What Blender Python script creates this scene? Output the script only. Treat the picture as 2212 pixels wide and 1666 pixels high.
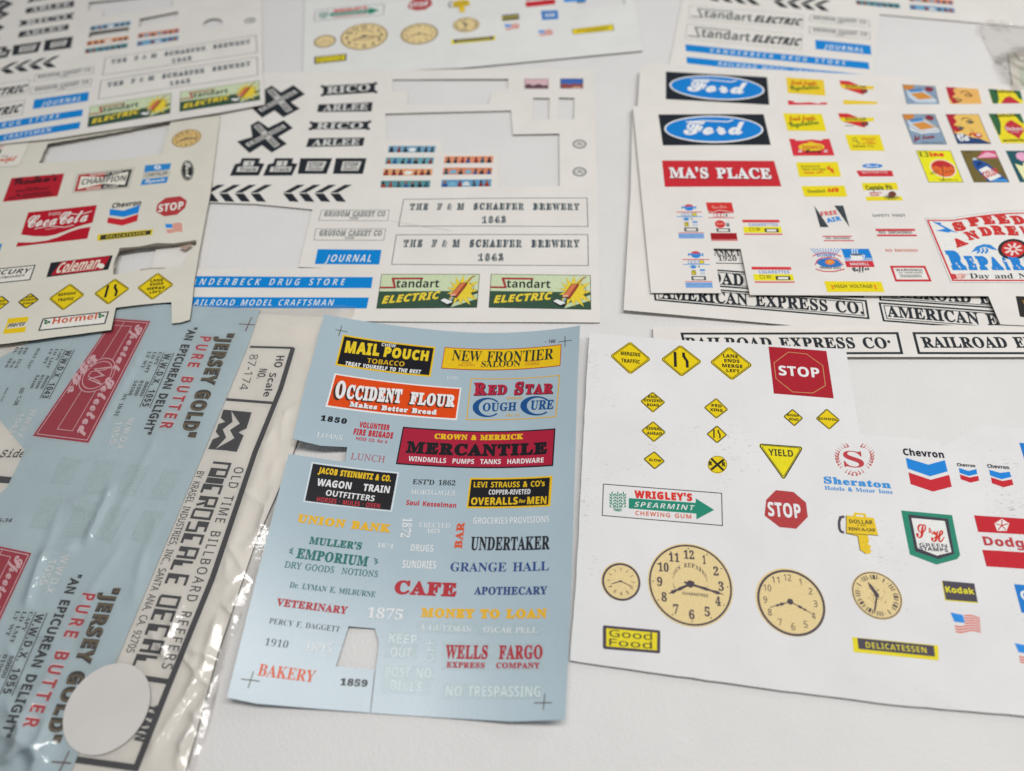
# Printed decal and sticker sheets spread over a white grained table, seen from close by.
# Lengths are worked out in millimetres on the table (x right, y away from the camera, z up)
# and written to the meshes in metres.
import bpy, math, os, random
from mathutils import Vector, Matrix
from mathutils.geometry import delaunay_2d_cdt

for o in list(bpy.data.objects):
    bpy.data.objects.remove(o)
scene = bpy.context.scene
R = random.Random(7)
MM = 0.001

# ------------------------------------------------------------------ camera
CAM_H = 220.0                                   # mm above the table
FOC, PITCH, ROLL = 1527.3, math.radians(56.36), math.radians(-3.485)
IW, IH = 2212.0, 1666.0                         # the picture grid that FOC is measured in
ct, st, cr, sr = math.cos(PITCH), math.sin(PITCH), math.cos(ROLL), math.sin(ROLL)
FWD = Vector((0, ct, -st))
R0, D0 = Vector((1, 0, 0)), Vector((0, -st, -ct))
CX, CY = cr * R0 - sr * D0, sr * R0 + cr * D0   # camera right and camera down
cam_d = bpy.data.cameras.new('camera')
cam = bpy.data.objects.new('camera', cam_d)
scene.collection.objects.link(cam)
cam.matrix_world = Matrix((
    (CX.x, -CY.x, -FWD.x, 0), (CX.y, -CY.y, -FWD.y, 0), (CX.z, -CY.z, -FWD.z, CAM_H * MM), (0, 0, 0, 1)))
cam_d.sensor_width = 36
cam_d.lens = 36 * FOC / IW
cam_d.clip_start, cam_d.clip_end = 0.01, 20
cam_d.dof.use_dof = True
cam_d.dof.focus_distance = 0.252
cam_d.dof.aperture_fstop = 6.8
scene.camera = cam

# ------------------------------------------------------------------ light
world = bpy.data.worlds.new('World')
scene.world = world
world.use_nodes = True
bg = world.node_tree.nodes['Background']
bg.inputs[0].default_value = (0.93, 0.96, 1.0, 1)
bg.inputs[1].default_value = 0.17


def area(name, loc, target, sx, sy, power, color):
    d = bpy.data.lights.new(name, 'AREA')
    d.shape, d.size, d.size_y, d.energy, d.color = 'RECTANGLE', sx, sy, power, color
    o = bpy.data.objects.new(name, d)
    scene.collection.objects.link(o)
    o.location = loc
    o.rotation_euler = (Vector(target) - Vector(loc)).to_track_quat('-Z', 'Y').to_euler()
    return o


area('ceiling_lamp', (0.32, 0.155, 0.90), (0.32, 0.155, 0), 1.06, 0.18, 6.0, (1.0, 0.985, 0.965))
area('window_light', (1.3, 1.10, 1.0), (0.10, 0.15, 0), 1.0, 0.9, 2.6, (0.96, 0.98, 1.0))
scene.view_settings.view_transform = 'Standard'
scene.view_settings.look = 'None'
scene.view_settings.exposure = 0.27
scene.view_settings.gamma = 1.0
scene.render.engine = 'CYCLES'
scene.cycles.use_denoising = True
scene.cycles.max_bounces = 8
scene.cycles.transparent_max_bounces = 12


# ------------------------------------------------------------------ picture grid <-> table
def un(px, py, z=0.0):
    """the point of the plane at height z (mm) that shows at px, py"""
    d = FWD * FOC + CX * (px - IW / 2) + CY * (py - IH / 2)
    t = (z - CAM_H) / d.z
    return (d.x * t, d.y * t)


def proj(x, y, z):
    v = Vector((x, y, z - CAM_H))
    w = v.dot(FWD)
    return (IW / 2 + FOC * v.dot(CX) / w, IH / 2 + FOC * v.dot(CY) / w)


TILE = [0.0, 0.0, 1.0]


def tile(c=None, r=0):
    """measure in one of the 4 x 4 enlargements of the picture (None: in the whole picture)"""
    TILE[:] = [0.0, 0.0, 1.0] if c is None else [553.0 * c, 416.5 * r, 0.25]


def cv(p):
    return (TILE[0] + p[0] * TILE[2], TILE[1] + p[1] * TILE[2])


# ------------------------------------------------------------------ materials
def lin(h):
    h = h.lstrip('#')
    c = [int(h[i:i + 2], 16) / 255 for i in (0, 2, 4)]
    return [x / 12.92 if x <= 0.04045 else ((x + 0.055) / 1.055) ** 2.4 for x in c]


LIT = 0.80                                      # how bright white shows in the room's light


def albedo(h):
    return [min(0.88, max(0.003, x / LIT)) for x in lin(h)] + [1]


MATS = {}


def new_mat(name):
    m = bpy.data.materials.new(name)
    m.use_nodes = True
    nt = m.node_tree
    b = nt.nodes['Principled BSDF']
    return m, nt, b


def node(nt, kind, **kw):
    n = nt.nodes.new(kind)
    for k, v in kw.items():
        if k.startswith('_'):
            n.inputs[k[1:].replace('_', ' ')].default_value = v
        else:
            setattr(n, k, v)
    return n


def mottled(nt, b, base, amount, scale, detail=4):
    """base colour with a faint uneven tint"""
    tc = node(nt, 'ShaderNodeTexCoord')
    nz = node(nt, 'ShaderNodeTexNoise', _Scale=scale, _Detail=detail, _Roughness=0.65)
    rp = node(nt, 'ShaderNodeMapRange')
    rp.inputs['From Min'].default_value, rp.inputs['From Max'].default_value = 0.3, 0.7
    rp.inputs['To Min'].default_value, rp.inputs['To Max'].default_value = 1 - amount, 1 + amount * 0.5
    mx = node(nt, 'ShaderNodeVectorMath', operation='SCALE')
    mx.inputs[0].default_value = base[:3]
    nt.links.new(tc.outputs['Object'], nz.inputs['Vector'])
    nt.links.new(nz.outputs['Fac'], rp.inputs['Value'])
    nt.links.new(rp.outputs[0], mx.inputs['Scale'])
    nt.links.new(mx.outputs[0], b.inputs['Base Color'])
    return tc, nz, mx


def bump(nt, b, tc, kind, strength, dist, **kw):
    nz = node(nt, kind, **kw)
    bp = node(nt, 'ShaderNodeBump', _Strength=strength, _Distance=dist)
    nt.links.new(tc.outputs['Object'], nz.inputs['Vector'])
    nt.links.new(nz.outputs[0], bp.inputs['Height'])
    nt.links.new(bp.outputs[0], b.inputs['Normal'])
    return nz, bp


def ink(h, rough=0.5, spec=0.12):
    if rough < 0.45:
        spec = 0.7 if rough < 0.3 else 0.28
    k = (h, rough)
    if k not in MATS:
        m, nt, b = new_mat('ink ' + h)
        tc, nz, mx = mottled(nt, b, albedo(h), 0.15, 1900, 4)
        b.inputs['Roughness'].default_value = rough
        b.inputs['Specular IOR Level'].default_value = spec
        if rough < 0.45:
            bump(nt, b, tc, 'ShaderNodeTexNoise', 0.07, 0.0002, _Scale=900.0, _Detail=3.0)
        MATS[k] = m
    return MATS[k]


def paper(name, h, rough=0.6, spec=0.2, bump_s=0.12, speck=None, bscale=1400.0):
    if name not in MATS:
        m, nt, b = new_mat(name)
        tc, nz, mx = mottled(nt, b, albedo(h), 0.055, 38, 7)
        b.inputs['Roughness'].default_value = rough
        b.inputs['Specular IOR Level'].default_value = spec
        bump(nt, b, tc, 'ShaderNodeTexNoise', bump_s, 0.0002, _Scale=bscale, _Detail=4.0)
        if speck:                               # grime: short dark scuffs running along the card
            mp = node(nt, 'ShaderNodeMapping')
            mp.inputs['Scale'].default_value = (1, 2.6, 1)
            mp.inputs['Rotation'].default_value = (0, 0, 0.12)
            n2 = node(nt, 'ShaderNodeTexNoise', _Scale=520.0, _Detail=5.0, _Roughness=0.7)
            n3 = node(nt, 'ShaderNodeTexNoise', _Scale=28.0, _Detail=2.0)
            ml = node(nt, 'ShaderNodeMath', operation='MULTIPLY_ADD')
            ml.inputs[1].default_value = 0.45
            rp = node(nt, 'ShaderNodeMapRange')
            rp.inputs['From Min'].default_value, rp.inputs['From Max'].default_value = 0.87, 1.04
            m2 = node(nt, 'ShaderNodeMix', data_type='RGBA')
            nt.links.new(tc.outputs['Object'], mp.inputs[0])
            nt.links.new(mp.outputs[0], n2.inputs['Vector'])
            nt.links.new(tc.outputs['Object'], n3.inputs['Vector'])
            nt.links.new(n3.outputs['Fac'], ml.inputs[0])
            nt.links.new(n2.outputs['Fac'], ml.inputs[2])
            nt.links.new(ml.outputs[0], rp.inputs['Value'])
            nt.links.new(rp.outputs[0], m2.inputs['Factor'])
            nt.links.new(mx.outputs[0], m2.inputs['A'])
            m2.inputs['B'].default_value = albedo(speck)
            nt.links.new(m2.outputs['Result'], b.inputs['Base Color'])
        MATS[name] = m
    return MATS[name]


# ------------------------------------------------------------------ letter outlines
# taken from Blender's own built-in lettering, whose mathematical alphabets give the styles:
# B bold serif, I light serif (the italic set upright), C script, M slab, S bold sans, N plain sans
STYLE = {'B': (0x1D400, 0x1D7CE), 'I': (0x1D434, 0x1D7CE), 'C': (0x1D4D0, 0x1D7CE), 'M': (0x1D670, 0x1D7F6), 'S': (0x1D5D4, 0x1D7EC), 'N': (0x1D5A0, 0x1D7E2)}


def style_char(f, ch):
    """the character that draws ch in style f, and whether it belongs to the style"""
    a, d = STYLE[f]
    if 'A' <= ch <= 'Z':
        return chr(a + ord(ch) - 65), True
    if 'a' <= ch <= 'z':
        return chr(a + 26 + ord(ch) - 97), True
    if '0' <= ch <= '9':
        return chr(d + ord(ch) - 48), f != 'I'
    return (chr(34) if ch in '“”' else ch), False


def thin_out(p, tol):
    if len(p) < 3:
        return p
    a, b = p[0], p[-1]
    dx, dy = b[0] - a[0], b[1] - a[1]
    n = math.hypot(dx, dy)
    m, k = 0, 0
    for i in range(1, len(p) - 1):
        if n > 1e-6:
            d = abs((p[i][0] - a[0]) * dy - (p[i][1] - a[1]) * dx) / n
        else:
            d = math.hypot(p[i][0] - a[0], p[i][1] - a[1])
        if d > m:
            m, k = d, i
    if m < tol:
        return [a, b]
    return thin_out(p[:k + 1], tol)[:-1] + thin_out(p[k:], tol)


OUT = {}
LETTERS, DIGITS, MARKS = 'ABCDEFGHIJKLMNOPQRSTUVWXYZ', '0123456789', '&.!-,/$:H' + chr(39) + chr(34)


def contours(ob, dg, shear):
    c2 = ob.evaluated_get(dg).to_curve(dg)
    cs = []
    for s in c2.splines:
        P = s.bezier_points
        n = len(P)
        pts = []
        for i in range(n):
            a, b = P[i], P[(i + 1) % n]
            p0, p1, p2, p3 = a.co, a.handle_right, b.handle_left, b.co
            e = p3 - p0
            if e.length > 1e-9:
                e.normalize()
                bend = max(abs((p1 - p0).cross(e).z), abs((p2 - p3).cross(e).z))
            else:
                bend = 0
            m = 1 if bend < 0.004 else 6
            for j in range(m):
                t = j / m
                q = p0 * (1 - t) ** 3 + p1 * 3 * t * (1 - t) ** 2 + p2 * 3 * t * t * (1 - t) + p3 * t ** 3
                pts.append((q.x - q.y * shear, q.y))
        if len(pts) > 2:
            h = len(pts) // 2
            q = thin_out(pts[:h + 1], 0.003)[:-1] + thin_out(pts[h:] + [pts[0]], 0.003)[:-1]
            if len(q) > 2:
                cs.append(q)
    ob.to_curve_clear()
    return cs


def read_alphabets():
    todo = {(c, 0.0) for c in MARKS}
    for f in STYLE:
        for ch in LETTERS + LETTERS.lower() + DIGITS:
            c2, own = style_char(f, ch)
            todo.add((c2, 0.27 if f == 'I' and own else 0.0))
    try:                                         # the face that comes with Blender; without it Blender looks it up letter by letter
        face = bpy.data.fonts.load(os.path.join(bpy.utils.system_resource('DATAFILES'), 'fonts', 'NotoSansMath-Regular.woff2'))
    except Exception:
        face = None
    cu = bpy.data.curves.new('letter', 'FONT')
    ob = bpy.data.objects.new('letter', cu)
    scene.collection.objects.link(ob)
    plain = cu.font
    for k in sorted(todo):
        if face and ord(k[0]) > 500:
            cu.font = face
        elif plain:
            cu.font = plain
        cu.body = k[0] + k[0]                    # twice, so the distance between the two is the advance
        dg = bpy.context.evaluated_depsgraph_get()
        cs = contours(ob, dg, k[1])
        h = len(cs) // 2
        OUT[k] = (cs[h][0][0] - cs[0][0][0], cs[:h]) if h else (0.3, [])
    bpy.data.objects.remove(ob)
    bpy.data.curves.remove(cu)


def outline(ch, shear=0.0):
    return OUT.get((ch, shear), (0.3, []))


read_alphabets()


def cap_of(f):
    return max(p[1] for c in outline(style_char(f, 'H')[0], 0.27 if f == 'I' else 0.0)[1] for p in c)


CAP = {f_: cap_of(f_) for f_ in STYLE}
PLAIN_CAP = max(p[1] for c in outline('H')[1] for p in c)


def area2(q):
    return sum(q[i][0] * q[(i + 1) % len(q)][1] - q[(i + 1) % len(q)][0] * q[i][1] for i in range(len(q)))


def inside(x, y, loops):
    k = False
    for q in loops:
        n = len(q)
        j = n - 1
        for i in range(n):
            xi, yi = q[i]
            xj, yj = q[j]
            if (yi > y) != (yj > y) and x < (xj - xi) * (y - yi) / (yj - yi) + xi:
                k = not k
            j = i
    return k


def fill(loops, extra=()):
    """triangles of an even-odd region; loops of (x, y); extra interior points"""
    vs, es = [], []
    for q in loops:
        b = len(vs)
        n = len(q)
        vs += [Vector(p) for p in q]
        es += [(b + i, b + (i + 1) % n) for i in range(n)]
    vs += [Vector(p) for p in extra]
    r = delaunay_2d_cdt(vs, es, [], 0, 1e-6)
    V = [(v.x, v.y) for v in r[0]]
    T = []
    for t in r[2]:
        if len(t) != 3:
            continue
        a, b, c = (V[i] for i in t)
        s = (b[0] - a[0]) * (c[1] - a[1]) - (c[0] - a[0]) * (b[1] - a[1])
        if abs(s) < 1e-12:
            continue
        if inside((a[0] + b[0] + c[0]) / 3, (a[1] + b[1] + c[1]) / 3, loops):
            T.append(tuple(t) if s > 0 else (t[0], t[2], t[1]))
    return V, T


def grow(q, w, sgn):
    """move a contour outwards by w"""
    n = len(q)
    o = []
    for i in range(n):
        a, b, c = q[i - 1], q[i], q[(i + 1) % n]
        e1 = (b[0] - a[0], b[1] - a[1])
        e2 = (c[0] - b[0], c[1] - b[1])
        l1, l2 = math.hypot(*e1) or 1e-9, math.hypot(*e2) or 1e-9
        n1, n2 = (e1[1] / l1, -e1[0] / l1), (e2[1] / l2, -e2[0] / l2)
        mx, my = n1[0] + n2[0], n1[1] + n2[1]
        d = max(0.45, (mx * mx + my * my) / 2)
        o.append((b[0] + sgn * w * mx / d, b[1] + sgn * w * my / d))
    return o


GC = {}


def glyph(f, ch, w):
    """triangles of one letter in style f, its strokes thickened by w type units"""
    k = (f, ch, round(w, 4))
    if k in GC:
        return GC[k]
    dot = ch == '·'
    c2, own = style_char(f, '.' if dot else ch)
    alien = dot or c2 == ch or ch in '“”'           # a mark taken from the plain built-in face
    adv, cs = outline(c2, 0.27 if f == 'I' and own else 0.0)
    s = CAP[f] / PLAIN_CAP if alien else 1.0
    ww = w + (0.022 if alien and f in 'BSM' else 0) + (-0.02 if f == 'I' and '0' <= ch <= '9' else 0)
    if cs:
        sgn = 1 if area2(max(cs, key=lambda q: abs(area2(q)))) > 0 else -1
        L = [[(x * s, y * s + (0.25 if dot else 0)) for x, y in (grow(q, ww, sgn) if ww else q)] for q in cs]
        V, T = fill(L)
    else:
        V, T = [], []
    GC[k] = (adv * s + 2 * max(w, 0), V, T)
    return GC[k]


# ------------------------------------------------------------------ sheets and what is printed on them
STEP = 4.0


def link(name, me, parent):
    o = bpy.data.objects.new(name, me)
    scene.collection.objects.link(o)
    o.parent = parent
    return o


def subdivide(q, step, jag=0.0):
    o = []
    for i in range(len(q)):
        a, b = q[i], q[(i + 1) % len(q)]
        n = max(1, int(math.hypot(b[0] - a[0], b[1] - a[1]) / step))
        for k in range(n):
            t = k / n
            j = jag if 0 < k < n else 0
            o.append((a[0] + (b[0] - a[0]) * t + R.uniform(-j, j), a[1] + (b[1] - a[1]) * t + R.uniform(-j, j)))
    return o


def gridpts(loops, step):
    """a lattice of points inside a region, none of them crowding its rim"""
    xs = [p[0] for q in loops for p in q]
    ys = [p[1] for q in loops for p in q]
    cell = {}
    for q in loops:
        for p in q:
            cell.setdefault((int(p[0] // step), int(p[1] // step)), []).append(p)
    o = []
    lim = (0.62 * step) ** 2
    y = min(ys) + step * 0.5
    while y < max(ys):
        x = min(xs) + step * 0.5
        while x < max(xs):
            i, j = int(x // step), int(y // step)
            near = False
            for a in (-1, 0, 1):
                for b in (-1, 0, 1):
                    for p in cell.get((i + a, j + b), ()):
                        if (x - p[0]) ** 2 + (y - p[1]) ** 2 < lim:
                            near = True
            if not near and inside(x, y, loops):
                o.append((x, y))
            x += step
        y += step
    return o


class Sheet:
    """one sheet lying on the table: h(x, y) is the height of its upper face"""

    def __init__(self, name, label, cat, h, group=None, master=None, fit=None, gloss=0.5, step=STEP):
        self.h, self.master, self.gloss, self.step = h, master, gloss, step
        self.name, self.label, self.cat, self.group = name, label, cat, group
        self.root = None
        self.A = None
        if fit:
            self.fit(fit)

    def hit(self, px, py):
        z = 1.0
        for _ in range(14):
            x, y = un(px, py, z)
            z = self.h(x, y)
        return un(px, py, z)

    def normal(self, x, y):
        e = 0.25
        gx = (self.h(x + e, y) - self.h(x - e, y)) / (2 * e)
        gy = (self.h(x, y + e) - self.h(x, y - e)) / (2 * e)
        l = math.sqrt(gx * gx + gy * gy + 1)
        return (-gx / l, -gy / l, 1 / l)

    def fit(self, pairs):
        """least-squares similarity that lays the master sheet's print on this sheet"""
        src = [complex(*self.master.hit(*a)) for a, b in pairs]
        dst = [complex(*self.hit(*b)) for a, b in pairs]
        ms, md = sum(src) / len(src), sum(dst) / len(dst)
        num = sum((d - md) * (s - ms).conjugate() for s, d in zip(src, dst))
        den = sum(abs(s - ms) ** 2 for s in src)
        k = num / den
        self.A = lambda x, y: ((lambda w: (w.real, w.imag))(md + k * (complex(x, y) - ms)))

    def pt(self, p):
        px, py = cv(p)
        if self.A and self.use_master:
            return self.A(*self.master.hit(px, py))
        return self.hit(px, py)

    use_master = False

    def up(self, x0, y0, x1, y1, h):
        """start, end and top of a line of lettering"""
        (ax, ay), (bx, by) = cv((x0, y0)), cv((x1, y1))
        h *= TILE[2]
        S = self.master if (self.A and self.use_master) else self
        P0, P1 = S.hit(ax, ay), S.hit(bx, by)
        dx, dy = P1[0] - P0[0], P1[1] - P0[1]
        l = math.hypot(dx, dy)
        n = (-dy / l, dx / l)
        z = S.h(*P0)
        q0, q1 = proj(P0[0], P0[1], z), proj(P0[0] + n[0], P0[1] + n[1], z)
        H = h / math.hypot(q1[0] - q0[0], q1[1] - q0[1])
        P2 = (P0[0] + n[0] * H, P0[1] + n[1] * H)
        if S is not self:
            P0, P1, P2 = self.A(*P0), self.A(*P1), self.A(*P2)
        return P0, P1, P2

    def make_root(self, c):
        self.root = bpy.data.objects.new(self.name, None)
        scene.collection.objects.link(self.root)
        self.root.empty_display_size = 0.01
        self.c = (c[0], c[1])
        self.root.location = (c[0] * MM, c[1] * MM, 0)
        self.root['label'], self.root['category'] = self.label, self.cat
        if self.group:
            self.root['group'] = self.group

    def body(self, part, outline, holes, thick, mat, side=None, jag=0.0, hole_jag=0.0, under=None, z_off=0.0, root=True, world_pts=False):
        """the sheet itself: top, underside and cut edges"""
        m = (lambda q: list(q)) if world_pts else (lambda q: [self.pt(p) for p in q])
        loops = [subdivide(m(outline), self.step, jag)]
        loops += [subdivide(m(q), self.step if not hole_jag else 1.2, hole_jag) for q in holes]
        if self.root is None:
            xs = [p[0] for p in loops[0]]
            ys = [p[1] for p in loops[0]]
            self.make_root(((min(xs) + max(xs)) / 2, (min(ys) + max(ys)) / 2))
        V, T = fill(loops, gridpts(loops, self.step))
        cx, cy = self.c
        n = len(V)
        top = [((x - cx) * MM, (y - cy) * MM, (self.h(x, y) + z_off) * MM) for x, y in V]
        bot = [(a, b, z - thick * MM) for a, b, z in top]
        F = list(T) + [(n + c, n + b, n + a) for a, b, c in T]
        idx = [0] * len(F)
        cnt = {}
        for a, b, c in T:
            for e in ((a, b), (b, c), (c, a)):
                cnt[e] = 1
        rim = []                       # the cut edge has points of its own, so the top stays smooth to the rim
        for a, b in cnt:
            if (b, a) not in cnt:
                k = 2 * n + len(rim)
                rim += [top[b], top[a], bot[a], bot[b]]
                F.append((k, k + 1, k + 2, k + 3))
                idx.append(1)
        me = bpy.data.meshes.new(part)
        me.from_pydata(top + bot + rim, [], F)
        me.materials.append(mat)
        me.materials.append(side or mat)
        me.polygons.foreach_set('material_index', idx)
        for p in me.polygons:
            p.use_smooth = True
        nt_ = [self.normal(x, y) for x, y in V]
        nr = []
        for k in range(0, len(rim), 4):
            dx, dy = rim[k][0] - rim[k + 1][0], rim[k][1] - rim[k + 1][1]
            l = math.hypot(dx, dy) or 1
            nr += [(-dy / l, dx / l, 0)] * 4
        me.update()
        me.normals_split_custom_set_from_vertices(nt_ + [(-a, -b, -c) for a, b, c in nt_] + nr)
        return link(part, me, self.root)


class Decal:
    """one printed sign or line of lettering: a part of its sheet; its wording is a sub-part when it has a plate"""

    def __init__(self, s, name, label=None, rough=None, base=0.04):
        self.s, self.name, self.label = s, name, label
        self.g = {'plate': [], 'letters': []}
        self.rough = s.gloss if rough is None else rough
        self.M = None
        self.base = base
        self.extra = []

    # -- where things go
    def quad(self, c):
        """measure in fractions of a four-cornered sign (0..1 right, 0..1 down)"""
        P = [self.s.pt(p) for p in c]

        def M(p):
            u, v = p
            a = [P[0][k] * (1 - u) * (1 - v) + P[1][k] * u * (1 - v) + P[2][k] * u * v + P[3][k] * (1 - u) * v for k in (0, 1)]
            return (a[0], a[1])
        self.M = M
        w = math.hypot(P[1][0] - P[0][0], P[1][1] - P[0][1])
        self.mm = math.hypot(P[3][0] - P[0][0], P[3][1] - P[0][1])
        self.asp = w / self.mm
        return self

    def disc(self, c, r):
        """measure in radii from a centre (x right, y up), with r a point on the right rim"""
        P, Q = self.s.pt(c), self.s.pt(r)
        e = (Q[0] - P[0], Q[1] - P[1])
        self.M = lambda p: (P[0] + e[0] * p[0] - e[1] * p[1], P[1] + e[1] * p[0] + e[0] * p[1])
        self.mm = math.hypot(*e)
        self.is_disc = True
        return self

    def free(self):
        self.M = None
        return self

    def pt(self, p):
        return self.M(p) if self.M else self.s.pt(p)

    # -- drawing
    def put(self, col, V, T, l, where):
        self.g[where].append((col, V, T, l))

    def poly(self, col, q, l=0, where='plate', holes=()):
        loops = [[self.pt(p) for p in q]] + [[self.pt(p) for p in h] for h in holes]
        loops = [subdivide(x, self.s.step) for x in loops]
        xs = [p[0] for p in loops[0]]
        ys = [p[1] for p in loops[0]]
        ex = gridpts(loops, self.s.step) if max(max(xs) - min(xs), max(ys) - min(ys)) > 1.5 * self.s.step else ()
        V, T = fill(loops, ex)
        self.put(col, V, T, l, where)
        return self

    def rect(self, col, u0, v0, u1, v1, l=0, where='plate'):
        return self.poly(col, [(u0, v0), (u1, v0), (u1, v1), (u0, v1)], l, where)

    def ell(self, col, c, ru, rv, l=0, where='plate', n=36, hole=None, a0=0.0, a1=2 * math.pi):
        full = a1 - a0 > 6.28
        ring = lambda k: [(c[0] + ru * k * math.cos(a0 + (a1 - a0) * i / n), c[1] + rv * k * math.sin(a0 + (a1 - a0) * i / n)) for i in range(n + (0 if full else 1))]
        if hole and full:
            return self.poly(col, ring(1), l, where, [ring(hole)])
        if hole:
            return self.poly(col, ring(1) + ring(hole)[::-1], l, where)
        return self.poly(col, ring(1), l, where)

    def line(self, col, q, w, l=1, where='plate', closed=False):
        """a stroke w mm wide"""
        P = [self.pt(p) for p in q]
        D = []
        n = len(P)
        for i in range(n if closed else n - 1):
            a, b = P[i], P[(i + 1) % n]
            k = max(1, int(math.hypot(b[0] - a[0], b[1] - a[1]) / self.s.step))
            D += [(a[0] + (b[0] - a[0]) * t / k, a[1] + (b[1] - a[1]) * t / k) for t in range(k)]
        if not closed:
            D.append(P[-1])
        n = len(D)
        V, T = [], []
        for i in range(n):
            a = D[i - 1] if (i or closed) else D[i]
            b = D[(i + 1) % n] if (i < n - 1 or closed) else D[i]
            e1 = (D[i][0] - a[0], D[i][1] - a[1])
            e2 = (b[0] - D[i][0], b[1] - D[i][1])
            l1, l2 = math.hypot(*e1), math.hypot(*e2)
            n1 = (-e1[1] / l1, e1[0] / l1) if l1 > 1e-9 else None
            n2 = (-e2[1] / l2, e2[0] / l2) if l2 > 1e-9 else None
            n1, n2 = n1 or n2 or (0, 1), n2 or n1 or (0, 1)
            mx, my = n1[0] + n2[0], n1[1] + n2[1]
            d = max(0.5, (mx * mx + my * my) / 2)
            mx, my = mx / d * w / 2, my / d * w / 2
            V += [(D[i][0] + mx, D[i][1] + my), (D[i][0] - mx, D[i][1] - my)]
        for i in range(n if closed else n - 1):
            a, b = 2 * i, 2 * ((i + 1) % n)
            T += [(a, a + 1, b + 1), (a, b + 1, b)]
        self.put(col, V, T, l, where)
        return self

    def text(self, s, f, col, x0, y0, x1, y1, h, w=0.0, l=3, it=0.0, track=0.0, arc=None, dx=0.0, dy=0.0, where='letters', wob=0.0):
        """a line of lettering whose ink runs from x0, y0 to x1, y1 with capitals h high; dx, dy shift it in cap heights"""
        if self.M:
            P0, P1, P2 = self.M((x0, y0)), self.M((x1, y1)), self.M((x0, y0 - h if not self.is_disc else y0 + h))
        else:
            P0, P1, P2 = self.s.up(x0, y0, x1, y1, h)
        cap = CAP[f]
        x = 0.0
        items = []
        for ch in s:
            if ch == ' ':
                x += 0.30 + track
                continue
            adv, V, T = glyph(f, ch, w)
            if V:
                items.append((x, V, T))
            x += adv + track
        if not items:
            return self
        lo = min(v[0] + x for x, V, T in items for v in V)
        hi = max(v[0] + x for x, V, T in items for v in V)
        k = 1 / (hi - lo)
        ex, ey = P1[0] - P0[0], P1[1] - P0[1]
        hx, hy = P2[0] - P0[0], P2[1] - P0[1]
        hl, el = math.hypot(hx, hy), math.hypot(ex, ey)
        for i, (x, V, T) in enumerate(items):
            o = []
            jy = R.uniform(-wob, wob)
            for a, b in V:
                v = (b + max(w, 0)) / (cap + 2 * max(w, 0)) + dy + jy
                u = (x + a - lo) * k + (it * v + dx) * hl / el
                if arc:
                    v += arc * 4 * u * (1 - u)
                o.append((P0[0] + ex * u + hx * v, P0[1] + ey * u + hy * v))
            self.put(col, o, T, l + 0.2 * (i % 2), where)
        return self

    is_disc = False

    # -- into the scene
    def mesh(self, name, items, parent):
        s = self.s
        cx, cy = s.c
        vs, fs, idx, mats = [], [], [], []
        for col, V, T, l in items:
            b = len(vs)
            off = self.base + l * 0.02
            vs += [((x - cx) * MM, (y - cy) * MM, (s.h(x, y) + off) * MM) for x, y in V]
            if col not in mats:
                mats.append(col)
            mi = mats.index(col)
            for a, c, d in T:
                ax, ay = V[a]
                if (V[c][0] - ax) * (V[d][1] - ay) - (V[d][0] - ax) * (V[c][1] - ay) < 0:
                    c, d = d, c
                fs.append((b + a, b + c, b + d))
                idx.append(mi)
        me = bpy.data.meshes.new(name)
        me.from_pydata(vs, [], fs)
        for c in mats:
            me.materials.append(ink(c, self.rough))
        me.polygons.foreach_set('material_index', idx)
        me.polygons.foreach_set('use_smooth', [True] * len(fs))
        me.update()
        me.normals_split_custom_set_from_vertices([s.normal(x, y) for _, V, T, _ in items for x, y in V])
        o = link(name, me, parent)
        return o

    def done(self):
        p, t = self.g['plate'], self.g['letters']
        o = None
        if p:
            o = self.mesh(self.name, p, self.s.root)
            if t:
                self.mesh('lettering', t, o)
        elif t:
            o = self.mesh(self.name, t, self.s.root)
        if o is not None and self.label:
            o['label'] = self.label
        for name, items in self.extra:
            self.mesh(name, items, o)
        return o

    def part(self, name):
        """what is drawn next becomes a sub-part of its own"""
        items = []
        self.extra.append((name, items))
        self.g[name] = items
        return name


def word(s, txt, f, col, x0, y0, x1, y1, h, name='lettering', **kw):
    """a line of lettering printed straight on the sheet"""
    d = Decal(s, name)
    d.text(txt, f, col, x0, y0, x1, y1, h, **kw)
    return d.done()


def wave(seed, amp, wl=70.0):
    r = random.Random(seed)
    k = [(r.uniform(-1, 1), r.uniform(-1, 1), r.uniform(0, 6.3)) for _ in range(3)]

    def f(x, y):
        return amp * sum(math.sin((a * x + b * y) * 6.283 / wl + c) for a, b, c in k) / 3
    return f


def plane3(*p):
    """height of the plane through three picture points (px, py, z)"""
    (x0, y0), (x1, y1), (x2, y2) = [un(a, b, c) for a, b, c in p]
    z0, z1, z2 = p[0][2], p[1][2], p[2][2]
    det = (x1 - x0) * (y2 - y0) - (x2 - x0) * (y1 - y0)
    gx = ((z1 - z0) * (y2 - y0) - (z2 - z0) * (y1 - y0)) / det
    gy = ((x1 - x0) * (z2 - z0) - (x2 - x0) * (z1 - z0)) / det
    return lambda x, y: z0 + gx * (x - x0) + gy * (y - y0)


def clampf(v, a, b):
    return max(a, min(b, v))


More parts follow.
